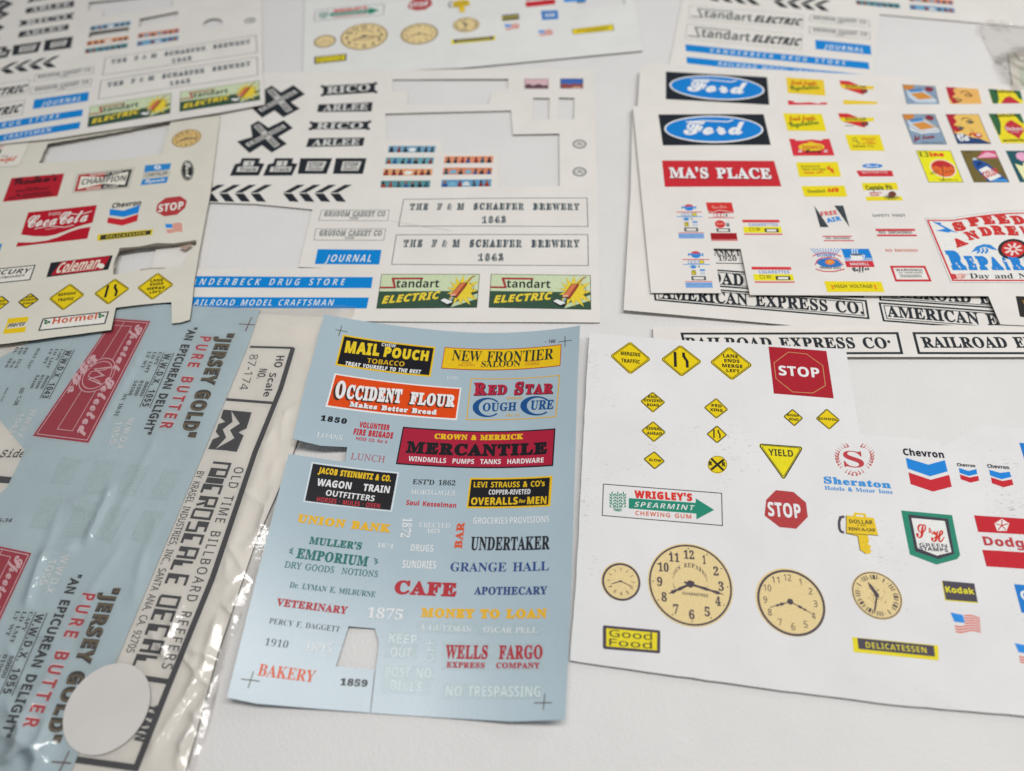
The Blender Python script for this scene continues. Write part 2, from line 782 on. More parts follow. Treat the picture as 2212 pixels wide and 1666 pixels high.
# ------------------------------------------------------------------ the table
def build_table():
    m, nt, b = new_mat('white grained vinyl')
    tc, nz, mx = mottled(nt, b, albedo('#D0CECC'), 0.045, 14, 5)
    b.inputs['Roughness'].default_value = 0.5
    b.inputs['Specular IOR Level'].default_value = 0.2
    n1 = node(nt, 'ShaderNodeTexNoise', _Scale=60.0, _Detail=2.0)
    wp = node(nt, 'ShaderNodeMix', data_type='VECTOR')
    wp.inputs['Factor'].default_value = 0.012
    vo = node(nt, 'ShaderNodeTexVoronoi', feature='SMOOTH_F1', _Scale=1200.0, _Smoothness=0.35)
    n2 = node(nt, 'ShaderNodeTexNoise', _Scale=380.0, _Detail=3.0)
    ad = node(nt, 'ShaderNodeMath', operation='MULTIPLY_ADD')
    ad.inputs[1].default_value = 0.9
    bp = node(nt, 'ShaderNodeBump', _Strength=0.24, _Distance=0.0005)
    nt.links.new(tc.outputs['Object'], n1.inputs['Vector'])
    nt.links.new(tc.outputs['Object'], wp.inputs['A'])
    nt.links.new(n1.outputs['Color'], wp.inputs['B'])
    nt.links.new(wp.outputs['Result'], vo.inputs['Vector'])
    nt.links.new(tc.outputs['Object'], n2.inputs['Vector'])
    nt.links.new(n2.outputs['Fac'], ad.inputs[0])
    nt.links.new(vo.outputs['Distance'], ad.inputs[2])
    nt.links.new(ad.outputs[0], bp.inputs['Height'])
    nt.links.new(bp.outputs[0], b.inputs['Normal'])
    x0, x1, y0, y1, z0 = -0.9, 0.9, -0.5, 1.5, -0.03
    v = [(x, y, z) for z in (z0, 0) for x, y in ((x0, y0), (x1, y0), (x1, y1), (x0, y1))]
    f = [(3, 2, 1, 0), (4, 5, 6, 7), (0, 1, 5, 4), (1, 2, 6, 5), (2, 3, 7, 6), (3, 0, 4, 7)]
    me = bpy.data.meshes.new('table_top')
    me.from_pydata(v, [], f)
    me.materials.append(m)
    o = link('table_top', me, None)
    o['kind'] = 'structure'


build_table()

BLK, NAVY, RED, CRIM, TEAL, GOLD, YEL, ORA, WHT = '#17171C', '#1E3872', '#B3262C', '#A51E36', '#17685F', '#DDAE1C', '#E6C21E', '#D8480A', '#E4E8EA'
SIGN, BLUE, INKY = '#DDC012', '#0C7CC4', '#262B30'


# ------------------------------------------------------------------ pieces of print shared by several sheets
def diamond(s, T, Rr, B, L, lines=(), lane=False, name='traffic_sign', lab=None, ink_c='#23221C', yel=SIGN, thick=0.3, edge=None):
    d = Decal(s, name, lab)
    c = tuple((T[k] + B[k] + L[k] + Rr[k]) / 4 for k in (0, 1))
    e = tuple((Rr[k] - L[k]) / 2 for k in (0, 1))
    f = tuple((T[k] - B[k]) / 2 for k in (0, 1))
    at = lambda a, b: (c[0] + a * e[0] + b * f[0], c[1] + a * e[1] + b * f[1])
    q = [(T[0], T[1]), (Rr[0], Rr[1]), (B[0], B[1]), (L[0], L[1])]
    rnd = []                                     # rounded corners
    for i in range(4):
        a, b_, c_ = q[i - 1], q[i], q[(i + 1) % 4]
        rnd += [tuple(b_[k] + (a[k] - b_[k]) * 0.06 for k in (0, 1)), tuple(b_[k] + (c_[k] - b_[k]) * 0.06 for k in (0, 1))]
    sc = lambda m: [(c[0] + (x - c[0]) * m, c[1] + (y - c[1]) * m) for x, y in rnd]
    d.poly(yel, sc(1.02), 0)
    d.line(ink_c, sc(0.975), thick, 1, closed=True)
    d.line(ink_c, sc(0.88), thick * 0.7, 1, closed=True)
    hf = math.hypot(*f)
    for t, a0, a1, b, h in lines:
        x0, y0 = at(a0, b)
        x1, y1 = at(a1, b)
        d.text(t, 'S', ink_c, x0, y0, x1, y1, h * hf, w=0.012, wob=0.05)
    if lane:
        d.poly(ink_c, [at(-.36, .52), at(-.22, .52), at(-.22, -.42), at(-.36, -.42)], 2, 'letters')
        d.poly(ink_c, [at(.06, .52), at(.2, .5), at(.2, .3), at(.36, -.02), at(.36, -.42), at(.22, -.42), at(.22, -.04), at(.06, .26)], 2, 'letters')
    return d.done()


MERGE = [('MERGING', -.48, .48, .12, .22), ('TRAFFIC', -.46, .46, -.32, .22)]
LANE4 = [('LANE', -.34, .36, .34, .2), ('ENDS', -.3, .42, .06, .2), ('MERGE', -.42, .54, -.24, .2), ('LEFT', -.24, .38, -.52, .18)]


def octagon(s, pts, txt, rough=None):
    d = Decal(s, 'stop_sign', 'red octagon reading STOP')
    d.poly('#A93A3C', pts, 0)
    cx, cy = sum(p[0] for p in pts) / 8, sum(p[1] for p in pts) / 8
    d.line('#C88', [(cx + (x - cx) * .96, cy + (y - cy) * .96) for x, y in pts], 0.12, 1, closed=True) if False else None
    d.text(*txt, w=0.01)
    return d.done()


def clock(s, c, r, style, hands, tan='#D8C28E', dark='#4A414B'):
    d = Decal(s, 'clock_face', {'arabic': 'tan clock face with bold numerals', 'thin': 'tan clock face with thin numerals',
                                'roman': 'tan clock face with roman numerals', 'bar': 'tan clock face with fine hour marks'}.get(style))
    d.disc(c, r)
    d.is_disc = True
    d.ell(tan, (0.0, 0.0), 1.03, 1.03, 0, n=56)
    if style == 'bar':
        d.ell(dark, (0.02, -.02), 1.0, 1.0, 1, n=56, hole=0.89)
    elif style == 'thin':
        d.ell(dark, (0.02, -.015), 1.0, 1.0, 1, n=56, hole=0.93)
    else:
        d.ell(dark, (0, 0), 1.0, 1.0, 1, n=56, hole=0.955)
    ROM = ['XII', 'I', 'II', 'III', 'IIII', 'V', 'VI', 'VII', 'VIII', 'IX', 'X', 'XI']
    for k in range(12):
        a = math.pi / 2 - k * math.pi / 6
        ca, sa = math.cos(a), math.sin(a)
        n = str(k or 12)
        if style in ('arabic', 'thin'):
            hh = .22 if style == 'arabic' else .2
            w = (.13 if style == 'arabic' else .11) * len(n)
            if n == '1':
                w *= .6
            rr = .74
            d.text(n, 'B' if style == 'arabic' else 'N', dark, rr * ca - w / 2, rr * sa - hh / 2, rr * ca + w / 2, rr * sa - hh / 2, hh, w=.012 if style == 'arabic' else .004, l=2)
            if style == 'arabic':
                d.ell(dark, (.9 * ca, .9 * sa), .018, .018, 1, n=8)
        elif style == 'roman':
            n = ROM[k]
            w = .055 * len(n) + .03
            rr, hh = .68, .2
            # numerals stand on the rim: turned with the hour
            d.text(n, 'B', dark, rr * ca + (w / 2) * -sa * -1 * -1, rr * sa - (w / 2) * -ca * -1, rr * ca - (w / 2) * -sa * -1 * -1, rr * sa + (w / 2) * -ca * -1, hh, l=2) if False else None
            ex, ey = sa, -ca                     # along the rim, clockwise
            d.line(dark, [(rr * ca, rr * sa), ((rr + hh) * ca, (rr + hh) * sa)], .045 * d.mm * (1 if len(n) < 3 else 2.2), 2, 'letters')
            if len(n) > 1:
                q = .07 + .02 * len(n)
                for sg in (-1, 1):
                    d.line(dark, [(rr * ca + ex * q * sg * .8, rr * sa + ey * q * sg * .8), ((rr + hh) * ca + ex * q * sg, (rr + hh) * sa + ey * q * sg)], .04 * d.mm, 2, 'letters')
            b = a + math.pi / 12
            d.ell(dark, (.78 * math.cos(b), .78 * math.sin(b)), .02, .02, 2, 'letters', n=8)
        else:
            d.line(dark, [(.55 * ca, .55 * sa), (.74 * ca, .74 * sa)], .028 * d.mm, 2, 'letters')
            if k in (5, 6, 7, 8):
                d.line(dark, [(.55 * ca + .05, .55 * sa), (.74 * ca + .07, .74 * sa)], .025 * d.mm, 2, 'letters')
    if style == 'arabic':
        # the maker's line curving over the hands
        n = 18
        for i in range(n):
            if i in (7,):
                continue
            a = math.radians(205 - i * 230 / n)
            ca, sa = math.cos(a), math.sin(a)
            ex, ey = sa, -ca
            ch = 'WATCHES·REPAIRED··'[i]
            d.text(ch, 'B', dark, .42 * ca - ex * .04, .42 * sa - ey * .04, .42 * ca + ex * .04, .42 * sa + ey * .04, .11, l=2)
        d.text('GUARANTEED', 'N', dark, -.2, -.27, .42, -.29, .07, w=.02, l=2)
    if style == 'roman':
        r = random.Random(3)
        for i in range(46):                      # engraved centre
            a, q = r.uniform(0, 6.28), r.uniform(.1, .42)
            x, y = q * math.cos(a), q * math.sin(a)
            d.line('#8F8060', [(x, y), (x + r.uniform(-.09, .09), y + r.uniform(.02, .1))], .02 * d.mm, 1.4)
    for ang, ln, w, fancy in hands:
        nm = d.part('hand')
        a = math.radians(90 - ang)
        ca, sa = math.cos(a), math.sin(a)
        ex, ey = -sa, ca
        P = lambda t, q: (ln * t * ca + ex * q * w, ln * t * sa + ey * q * w)
        if fancy == 1:
            q = [P(-.18, .6), P(-.05, 1), P(.25, .8), P(.45, 1.2), P(.6, .6), P(.8, 1.3), P(.86, .5), P(1, 0), P(.86, -.5), P(.8, -1.3), P(.6, -.6), P(.45, -1.1), P(.25, -.8), P(-.05, -1), P(-.18, -.6)]
        elif fancy == 2:
            q = [P(0, .5), P(.3, .4), P(.42, 1.5), P(.55, .5), P(.62, 1.2), P(.72, .35), P(1, .3), P(1, -.3), P(.72, -.35), P(.62, -1.2), P(.55, -.5), P(.42, -1.5), P(.3, -.4), P(0, -.5)]
        else:
            q = [P(-.15, .5), P(.1, .9), P(.7, .9), P(1, .15), P(1, -.15), P(.7, -.9), P(.1, -.9), P(-.15, -.5)]
        d.poly(dark, q, 3.4, nm)
    d.ell(dark, (0, 0), .09 if style != 'bar' else .05, .09 if style != 'bar' else .05, 4, 'plate', n=16)
    return d.done()


def flag(s, q, blue='#2B84D2', red='#D0624F'):
    """little waving flag: q is its four corners"""
    d = Decal(s, 'flag_sign')
    d.quad(q)
    for k in range(7):
        v = k / 6.5
        u0 = .44 if k < 4 else .05
        n = 7
        tp = [(u0 + (1.0 - u0) * i / n, v + .07 * math.sin(6.28 * (u0 + (1 - u0) * i / n) * 1.1)) for i in range(n + 1)]
        d.poly(red, tp + [(x, y + .085) for x, y in tp[::-1]], 0)
    d.poly(blue, [(-.03, -.06), (.4, .0), (.44, .47), (.06, .45)], 1)
    return d.done()


def chevron(s, wd, up_, lo, f='S'):
    d = Decal(s, 'filling_station_sign', 'blue and red double chevron under black lettering')
    d.poly('#1B7CCB', up_, 0)
    d.poly('#BC2631', lo, 0)
    d.text('Chevron', 'S', '#20222C', *wd, w=0.012)
    return d.done()


def box_sign(s, name, q, fillc, edge=None, ew=0.5, inset=0.0, lines=(), label=None, free=()):
    """a plate with an edge line and lines of lettering in fractions of the plate"""
    d = Decal(s, name, label)
    d.quad(q)
    if fillc:
        d.rect(fillc, 0, 0, 1, 1, 0)
    if edge:
        ix, iy = inset / d.asp, inset
        d.line(edge, [(ix, iy), (1 - ix, iy), (1 - ix, 1 - iy), (ix, 1 - iy)], ew, 1, closed=True)
    for t, f, c, x0, x1, y, h, *kw in lines:
        d.text(t, f, c, x0, y, x1, y, h, **(kw[0] if kw else {}))
    return d


# ------------------------------------------------------------------ clear film
def film_mat(milky=False):
    key = 'milky film' if milky else 'film'
    if key in MATS:
        return MATS[key]
    m = bpy.data.materials.new('clear plastic film')
    m.use_nodes = True
    nt = m.node_tree
    nt.nodes.clear()
    out = node(nt, 'ShaderNodeOutputMaterial')
    tr = node(nt, 'ShaderNodeBsdfTransparent')
    tr.inputs[0].default_value = (0.995, 0.99, 0.98, 1)
    gl = node(nt, 'ShaderNodeBsdfGlossy')
    gl.inputs['Roughness'].default_value = 0.06
    df = node(nt, 'ShaderNodeBsdfDiffuse')
    df.inputs[0].default_value = (0.56, 0.52, 0.46, 1) if milky else (0.78, 0.77, 0.75, 1)
    fr = node(nt, 'ShaderNodeFresnel')
    fr.inputs['IOR'].default_value = 1.8
    m1 = node(nt, 'ShaderNodeMixShader')
    m1.inputs[0].default_value = 0.26 if milky else 0.05
    m2 = node(nt, 'ShaderNodeMixShader')
    tc = node(nt, 'ShaderNodeTexCoord')
    nz = node(nt, 'ShaderNodeTexNoise', _Scale=95.0, _Detail=5.0, _Roughness=0.6, _Distortion=1.2)
    bp = node(nt, 'ShaderNodeBump', _Strength=0.22, _Distance=0.0012)
    nt.links.new(tc.outputs['Object'], nz.inputs['Vector'])
    nt.links.new(nz.outputs['Fac'], bp.inputs['Height'])
    for n in (gl, fr):
        nt.links.new(bp.outputs[0], n.inputs['Normal'])
    nt.links.new(tr.outputs[0], m1.inputs[1])
    nt.links.new(df.outputs[0], m1.inputs[2])
    nt.links.new(fr.outputs[0], m2.inputs[0])
    nt.links.new(m1.outputs[0], m2.inputs[1])
    nt.links.new(gl.outputs[0], m2.inputs[2])
    nt.links.new(m2.outputs[0], out.inputs[0])
    MATS[key] = m
    return m


def film(s, outline_px, h, step, seed, milky=False):
    """the upper film of a bag, a single creased skin over what it holds"""
    loops = [subdivide([s.pt(p) for p in outline_px], step)]
    V, T = fill(loops, gridpts(loops, step))
    cx, cy = s.c
    me = bpy.data.meshes.new('plastic_film')
    me.from_pydata([((x - cx) * MM, (y - cy) * MM, h(x, y) * MM) for x, y in V], [], T)
    me.materials.append(film_mat(milky))
    for p in me.polygons:
        p.use_smooth = True
    me.update()
    return link('plastic_film', me, s.root)




# ------------------------------------------------------------------ cream railway-scene sheets (three of them)
CREAM = paper('cream sticker paper', '#D4D0CA', 0.5)
CREAM_EDGE = paper('paper edge', '#CABFAF', 0.8)
WHITE = paper('white card face', '#D3D2D1', 0.6, speck='#9A9690')
BOARD = paper('brown card core', '#7A6656', 0.9, bump_s=0.6)
TAN = paper('yellowed card face', '#CCC8BB', 0.5)
TORN = paper('torn grey board', '#A89E8F', 0.9, bump_s=0.8)


def crossing(s, q):
    d = Decal(s, 'crossing_sign', 'black crossbuck with white lettered arms')
    d.poly(INKY, q, 0)
    # arms: 0-1 upper left, 3-4 upper right, 6-7 lower right, 9-10 lower left
    mid = lambda a, b, t=.5: (q[a][0] * (1 - t) + q[b][0] * t, q[a][1] * (1 - t) + q[b][1] * t)
    c = (sum(p[0] for p in q) / 12, sum(p[1] for p in q) / 12)
    k = lambda p, m: (c[0] + (p[0] - c[0]) * m, c[1] + (p[1] - c[1]) * m)
    ul, ur, lr, ll = [k(mid(a, b), .84) for a, b in ((0, 1), (3, 4), (6, 7), (9, 10))]
    P = [s.pt(p) for p in (ul, lr)]
    wd = math.hypot(P[1][0] - P[0][0], P[1][1] - P[0][1]) * .145
    d.line('#BAB8B4', [ul, lr], wd, 1)
    d.line('#BAB8B4', [ll, ur], wd, 2)
    h = wd * .62 * 3.2
    along = lambda a, b, t: (a[0] + (b[0] - a[0]) * t, a[1] + (b[1] - a[1]) * t)

    def on(t, a, b, t0, t1):
        p0, p1 = along(a, b, t0), along(a, b, t1)
        P0, P1, P2 = s.up(p0[0], p0[1], p1[0], p1[1], 1)
        ht = wd * .7
        n = math.hypot(P2[0] - P0[0], P2[1] - P0[1])
        hp = ht / n                              # picture height that gives ht on the sheet
        d.text(t, 'S', INKY, p0[0], p0[1], p1[0], p1[1], hp, dy=-.5)
    on('CROSSING', ll, ur, .05, .95)
    on('RAIL', ul, lr, .04, .34)
    on('ROAD', ul, lr, .66, .96)
    return d.done()


def strip(s, q, bgc, seed, kind):
    """a band of little passengers seen through train windows"""
    d = Decal(s, 'passenger_strip')
    d.quad(q)
    d.rect(bgc, 0, 0, 1, 1, 0)
    r = random.Random(seed)
    n = 7
    for i in range(n):
        u = (i + .5) / n + r.uniform(-.02, .02)
        c = r.choice(['#23303A', '#7A2E30', '#2C4F86', '#2E5560', '#1F2530', '#8C3A2C'])
        w = .045 * r.uniform(.8, 1.2)
        if kind == 'car' and i in (1, 3):
            d.poly(r.choice(['#6FA7BC', '#7A3A30', '#C8CCCB']), [(u - w * 1.7, .85), (u - w * 1.3, .5), (u - w * .5, .3), (u + w * .6, .3), (u + w * 1.3, .55), (u + w * 1.7, .85)], 1)
            continue
        if i == 3 and kind == 'white':
            d.ell('#D9DAD8', (u, .6), w * 1.6, .28, 1, n=14)
            continue
        d.poly(c, [(u - w, 1), (u - w * .9, .62), (u - w * .4, .5), (u + w * .5, .5), (u + w, .68), (u + w, 1)], 1)
        d.ell(r.choice(['#5A3A30', '#2A2A30', '#8A5A44', c]), (u + r.uniform(-.01, .01), .34), w * .62, .2, 1.6, n=12)
    return d.done()


def standart(s, q):
    d = Decal(s, 'electric_shop_sign', 'green sign with yellow starburst and orange upright vacuum cleaner')
    d.quad(q)
    d.rect('#BFCBA8', 0, 0, 1, 1, 0)
    d.rect('#37503F', 0, .51, 1, 1, 1)
    d.line('#2C3A33', [(0.003, .01), (.997, .01), (.997, .99), (.003, .99)], .22, 3, closed=True)
    d.poly('#B7C7A0', [(.74, .98), (.76, .86), (.995, .58), (.995, .74)], 2)
    sp = []
    r = random.Random(5)
    for i in range(26):
        a = -math.pi * 2 * i / 26
        k = (.19 if i % 2 == 0 else .095) * (1.0 + .25 * math.cos(a))
        sp.append((clampf(.815 + k * math.cos(a) * .95, .58, .995), clampf(.5 + k * 2.6 * math.sin(a), .02, .93)))
    d.poly('#E2C13A', sp, 2.4)
    d.line('#4A4638', sp, .12, 2.6, closed=True)
    d.line('#7E2C30', [(0, .4), (.155, .4), (.125, .135), (.43, .135)], .95, 3.2)
    d.line('#B23A40', [(0, .39), (.15, .39), (.118, .15), (.43, .15)], .5, 3.4)
    # the cleaner
    nm = d.part('vacuum_cleaner')
    d.line('#8A5A3C', [(.865, .29), (.925, .1), (.955, .06)], .5, 4, nm)
    d.line('#5A4030', [(.905, .27), (.95, .4), (.94, .6), (.96, .7)], .16, 3.6, nm)
    d.poly('#3A2A26', [(.715, .655), (.81, .27), (.885, .27), (.875, .36), (.79, .72)], 4, nm)
    d.poly('#C9734E', [(.722, .645), (.815, .285), (.862, .285), (.775, .655)], 4.6, nm)
    d.poly('#8F3E2C', [(.862, .285), (.88, .32), (.79, .7), (.775, .655)], 4.8, nm)
    d.poly('#E0A48A', [(.722, .60), (.78, .60), (.77, .655), (.722, .655)], 5, nm)
    d.line('#8FA3A8', [(.75, .69), (.725, .8)], .9, 4.4, nm)
    d.poly('#22262A', [(.615, .78), (.665, .7), (.77, .83), (.74, .94), (.7, .94)], 4.2, nm)
    d.poly('#D8DAD8', [(.63, .78), (.668, .725), (.755, .83), (.70, .89)], 5, nm)
    d.text('tandart', 'S', '#22302C', .165, .405, .60, .405, .235, l=4)
    d.text('ELECTRIC', 'S', '#DCC23C', .045, .87, .605, .74, .22, l=4, it=.22, w=.02)
    return d.done()


def picket(s, ax, ay, k=1.0):
    """one arrow mark: two slanting bars that meet at a point on the left"""
    d = Decal(s, 'arrow_mark')
    d.poly(INKY, [(ax + 30 * k, ay - 18 * k), (ax + 46 * k, ay - 18 * k), (ax + 15 * k, ay - 1 * k), (ax - 1 * k, ay - 1 * k)], 0)
    d.poly(INKY, [(ax - 1 * k, ay + 1 * k), (ax + 19 * k, ay + 1 * k), (ax + 33 * k, ay + 19 * k), (ax + 13 * k, ay + 18 * k)], 0)
    return d.done()


def railway_art(s, skip=()):
    """the print of the railway-scene sheet, measured on the copy in the middle of the table"""
    tile()
    if 'cross' not in skip:
        crossing(s, [(572, 194), (587, 185), (607, 200), (634, 184), (659, 204), (628, 221), (648, 235), (612, 254), (593, 239), (566, 255), (541, 231), (573, 221)])
        crossing(s, [(541, 271), (558, 261), (580, 276), (613, 260), (633, 277), (601, 296), (620, 311), (587, 330), (566, 314), (539, 331), (512, 306), (545, 296)])
    if 'names' not in skip:
        for t, q, tx, orn in (('RICO', [(698, 186), (810, 179.5), (810, 200), (698, 207)], (705.5, 203, 799, 196.5, 15), 1),
                              ('ARLEE', [(688, 226), (805, 221), (802.5, 241), (685, 242.5)], (697, 240.5, 794, 237.5, 14.5), 0),
                              ('RICO', [(674, 264.5), (797, 262.5), (794, 279.5), (672, 280)], (682, 279, 783, 278, 14), 1),
                              ('ARLEE', [(667, 299), (788, 297.5), (784, 315.5), (661, 318)], (673, 315.5, 775.5, 313.5, 14), 0)):
            d = Decal(s, 'name_board', 'black board with white serif lettering')
            d.poly(INKY, q, 0)
            if orn:
                for i, sx in ((0, -1), (1, 1), (2, 1), (3, -1)):
                    d.ell(INKY, (q[i][0] + sx * 1.5, q[i][1] + (1 if i < 2 else -1)), 4, 3.2, .5, n=10)
            d.text(t, 'B', '#C6C5C2', *tx, w=.012)
            d.done()
    if 'posts' not in skip:
        for dx in (-71.5, 0):
            d = Decal(s, 'track_sign', 'black stepped sign reading 1 Track')
            d.poly(INKY, [(x + dx, y) for x, y in [(594, 342), (634, 342), (630.5, 352.5), (643, 354), (630.5, 379.5), (568, 380), (579, 355), (590.5, 352.5)]], 0)
            d.poly('#C9C7C2', [(x + dx, y) for x, y in [(599, 348), (622, 348), (618, 359), (596, 359)]], 1)
            d.poly('#C9C7C2', [(x + dx, y) for x, y in [(586, 360.5), (631, 360.5), (627, 371.5), (582, 371.5)]], 1)
            d.text('1', 'B', INKY, 606 + dx, 357.5, 613 + dx, 357.5, 8)
            d.text('Track', 'S', INKY, 588 + dx, 370, 625 + dx, 370, 8)
            d.done()
        for q in ([(649, 342), (718, 342), (705.5, 376), (643, 376)], [(725.5, 342), (792, 342), (784, 376), (719, 376)]):
            d = box_sign(s, 'stop_board', q, INKY)
            d.poly('#C9C7C2', [(.26, .22), (.86, .22), (.82, .80), (.24, .80)], 1)
            d.text('STOP', 'S', INKY, .32, .56, .78, .56, .27)
            for v in (.64, .72):
                d.line(INKY, [(.31, v), (.78, v)], .35, 3, 'letters')
            d.done()
    if 'arrows' not in skip:
        for k in range(4):
            picket(s, 612.5 + 34 * k, 417.5)
            picket(s, 440 + 34 * k, 417.5)
    tile(1, 0)
    tile(1, 0)
    off = 553 * 4
    st = [([(1148, 1262), (1555, 1262), (1545, 1318), (1140, 1318)], '#6F98B2', 'white', 'a'), ([(1125, 1362), (1540, 1362), (1530, 1418), (1115, 1418)], '#6398A4', 'p', 'a2'),
          ([(1105, 1460), (1528, 1460), (1520, 1515), (1095, 1518)], '#D4976C', 'white', 'b'), ([(1080, 1562), (1508, 1560), (1503, 1620), (1075, 1622)], '#548890', 'p', 'c'),
          ([(1632, 1352), (2052, 1350), (2045, 1408), (1622, 1412)], '#D28868', 'p', 'd'), ([(1620, 1450), (2045, 1450), (2035, 1508), (1612, 1510)], '#C97F62', 'car', 'e'),
          ([(1605, 1555), (2035, 1550), (2030, 1612), (1598, 1618)], '#6090B2', 'car', 'f')]
    tile(1, 0)
    for i, (q, c, k, key) in enumerate(st):
        if 'strip_' + key not in skip:
            strip(s, q, c, 11 + i, k)
    tile(1, 1)
    for q, tx, yr, key in (([(568, 150), (1152, 150), (1138, 242), (542, 240)], (582, 206, 1115, 207, 50), (805, 232, 880, 232, 20), 'g1'),
                           ([(518, 312), (1120, 312), (1103, 412), (500, 410)], (540, 374, 1085, 375, 54), (765, 401, 845, 401, 20), 'g2')):
        if key in skip:
            continue
        d = Decal(s, 'casket_company_sign', 'thin framed box with outlined grey lettering')
        d.line('#4E565A', q, .22, 0, closed=True)
        d.text('GRUSOM CASKET CO', 'S', '#50585C', *tx, w=.03, l=1, where='letters')
        d.text('GRUSOM CASKET CO', 'S', '#C6C4BE', *tx, w=-.022, track=.06, l=2, where='letters')
        d.text('1920', 'B', '#5A6165', *yr, l=1)
        d.done()
    if 'schaefer' not in skip:
        tile()
        for q, tx, yr in (([(872, 431), (1268, 428), (1270, 489.5), (861, 489)], (884, 454.5, 1252, 454.5, 15), (1040.5, 483, 1093, 482, 15)),
                          ([(856.3, 507.7), (1269.8, 506.9), (1271, 573.9), (846, 571.4)], (870, 534.5, 1252, 535, 17), (1032, 564.5, 1087.5, 564, 16))):
            d = Decal(s, 'brewery_sign', 'long framed box with outlined slab lettering')
            d.line('#49545A', q, .32, 0, closed=True)
            for a, b in (('THE  F & M  SCHAEFER  BREWERY', tx), ('1842', yr)):
                d.text(a, 'B', '#47535A', *b, w=.05, l=1, track=.10, where='letters')
                d.text(a, 'B', '#C6C6C0', *b, w=-.022, l=2.5, track=.20, where='letters')
            d.done()
    tile()
    d = Decal(s, 'newspaper_sign', 'short blue bar with white lettering')
    d.poly(BLUE, [(686.5, 538.6), (824.25, 540), (819, 571.6), (680, 570.6)], 0)
    d.text('JOURNAL', 'S', '#D5DCE2', 702, 566, 800.5, 566, 16, it=.12, track=.1, w=-.004)
    d.done()
    d = Decal(s, 'drug_store_sign', 'long blue bar with white spaced lettering')
    d.poly(BLUE, [(BAR_L, 597), (805.5, 599), (802, 622.6), (BAR_L - 5, 621)], 0)
    d.text('VANDERBECK DRUG STORE', 'S', '#D5DCE2', VAN_L, 616, 742, 616.5, 15, track=.22, it=.1, w=-.008)
    d.done()
    d = Decal(s, 'craft_magazine_sign', 'long blue bar with white lettering')
    d.poly(BLUE, [(BAR_L - 10, 642), (797, 643), (792, 666.5), (BAR_L - 15, 665)], 0)
    d.text('RAILROAD MODEL CRAFTSMAN', 'S', '#D5DCE2', 405, 660.5, 718, 660.5, 14, track=.1, it=.1, w=-.008)
    d.done()
    if 'standart' not in skip:
        standart(s, [(824, 592.6), (1036.7, 592), (1030.5, 665), (813, 667)])
        standart(s, [(1060.5, 592), (1276, 594.5), (1277, 669.5), (1055.5, 665)])
    for y, key in ((311.5, 'dial1'), (371.5, 'dial2')):
        if key in skip:
            continue
        d = Decal(s, 'small_dial', 'small black and white clock dial')
        d.disc((1252, y), (1267, y + .6))
        d.is_disc = True
        d.ell('#3C4446', (0, 0), 1, 1, 0, n=28, hole=.86)
        for k in range(12):
            a = k * math.pi / 6
            d.line('#2E3638', [(.58 * math.cos(a), .58 * math.sin(a)), (.8 * math.cos(a), .8 * math.sin(a))], .45, 0)
        d.line('#2E3638', [(-.4, -.2), (0, 0), (.45, -.25)], .5, 1)
        d.line('#2E3638', [(-.3, .25), (.35, .28)], .45, 1)
        d.done()
    if 'views' not in skip:
        tile(2, 0)
        for q, c, kind in (([(110, 685), (312, 685), (312, 768), (112, 768)], '#C9A9AE', 0), ([(420, 682), (612, 682), (612, 765), (420, 765)], '#3F62A6', 1)):
            d = box_sign(s, 'landscape_view', q, c, '#7A5A66' if kind == 0 else '#2A3C66', .35)
            if kind == 0:
                d.poly('#5A4248', [(0, .95), (.05, .55), (.2, .5), (.35, .7), (.5, .55), (.62, .5), (.8, .68), (.95, .6), (1, .95)], 1)
            else:
                d.poly('#8A4A44', [(0, 1), (0, .55), (.25, .5), (.4, .62), (.6, .5), (.78, .6), (1, .45), (1, 1)], 1)
                d.poly('#C09880', [(.45, 1), (.62, .8), (.9, .86), (1, 1)], 1.6)
            d.done()
    tile()


BAR_L, VAN_L = 337, 394
h_mid = plane3((420, 690, 0.8), (1290, 690, 0.8), (900, 150, 1.1))
w_ = wave(1, 0.25)
mid = Sheet('railway_sticker_sheet', 'cream railway sticker sheet in the middle, with brewery boxes above two green vacuum cleaner signs', 'sticker sheet',
            lambda x, y: h_mid(x, y) + w_(x, y), 'cream railway sticker sheets')
mid.body('sheet', [(556, 158), (800, 152), (1020, 149), (1281, 150), (1290.5, 416), (1296.5, 697), (1000, 696), (762, 694), (300, 690), (430, 158)],
         [[(848, 172), (1098, 171), (1097, 191), (1063, 200), (1055, 226), (880, 227), (882, 197), (848, 200)],
          [(832, 246), (1104, 239), (1108, 291), (1208, 289), (1209, 402), (1079, 404), (1076, 331), (955, 331), (952, 303), (836, 303)],
          [(1152, 212), (1187, 212), (1186, 258), (1151, 258)], [(1207, 211), (1241, 212), (1240, 258), (1206, 258)],
          [(424, 437), (553, 441), (675, 453), (645, 577), (700, 579), (418, 581)]], 0.18, CREAM, CREAM_EDGE)
railway_art(mid, skip=('strip_a0',))
# a pencilled crease across the first brewery box
d = Decal(mid, 'crease', base=0.12)
tile(1, 1)
d.line('#A79F92', [(1165, 245), (1400, 288), (1680, 328)], .12, 0)
d.done()
tile()

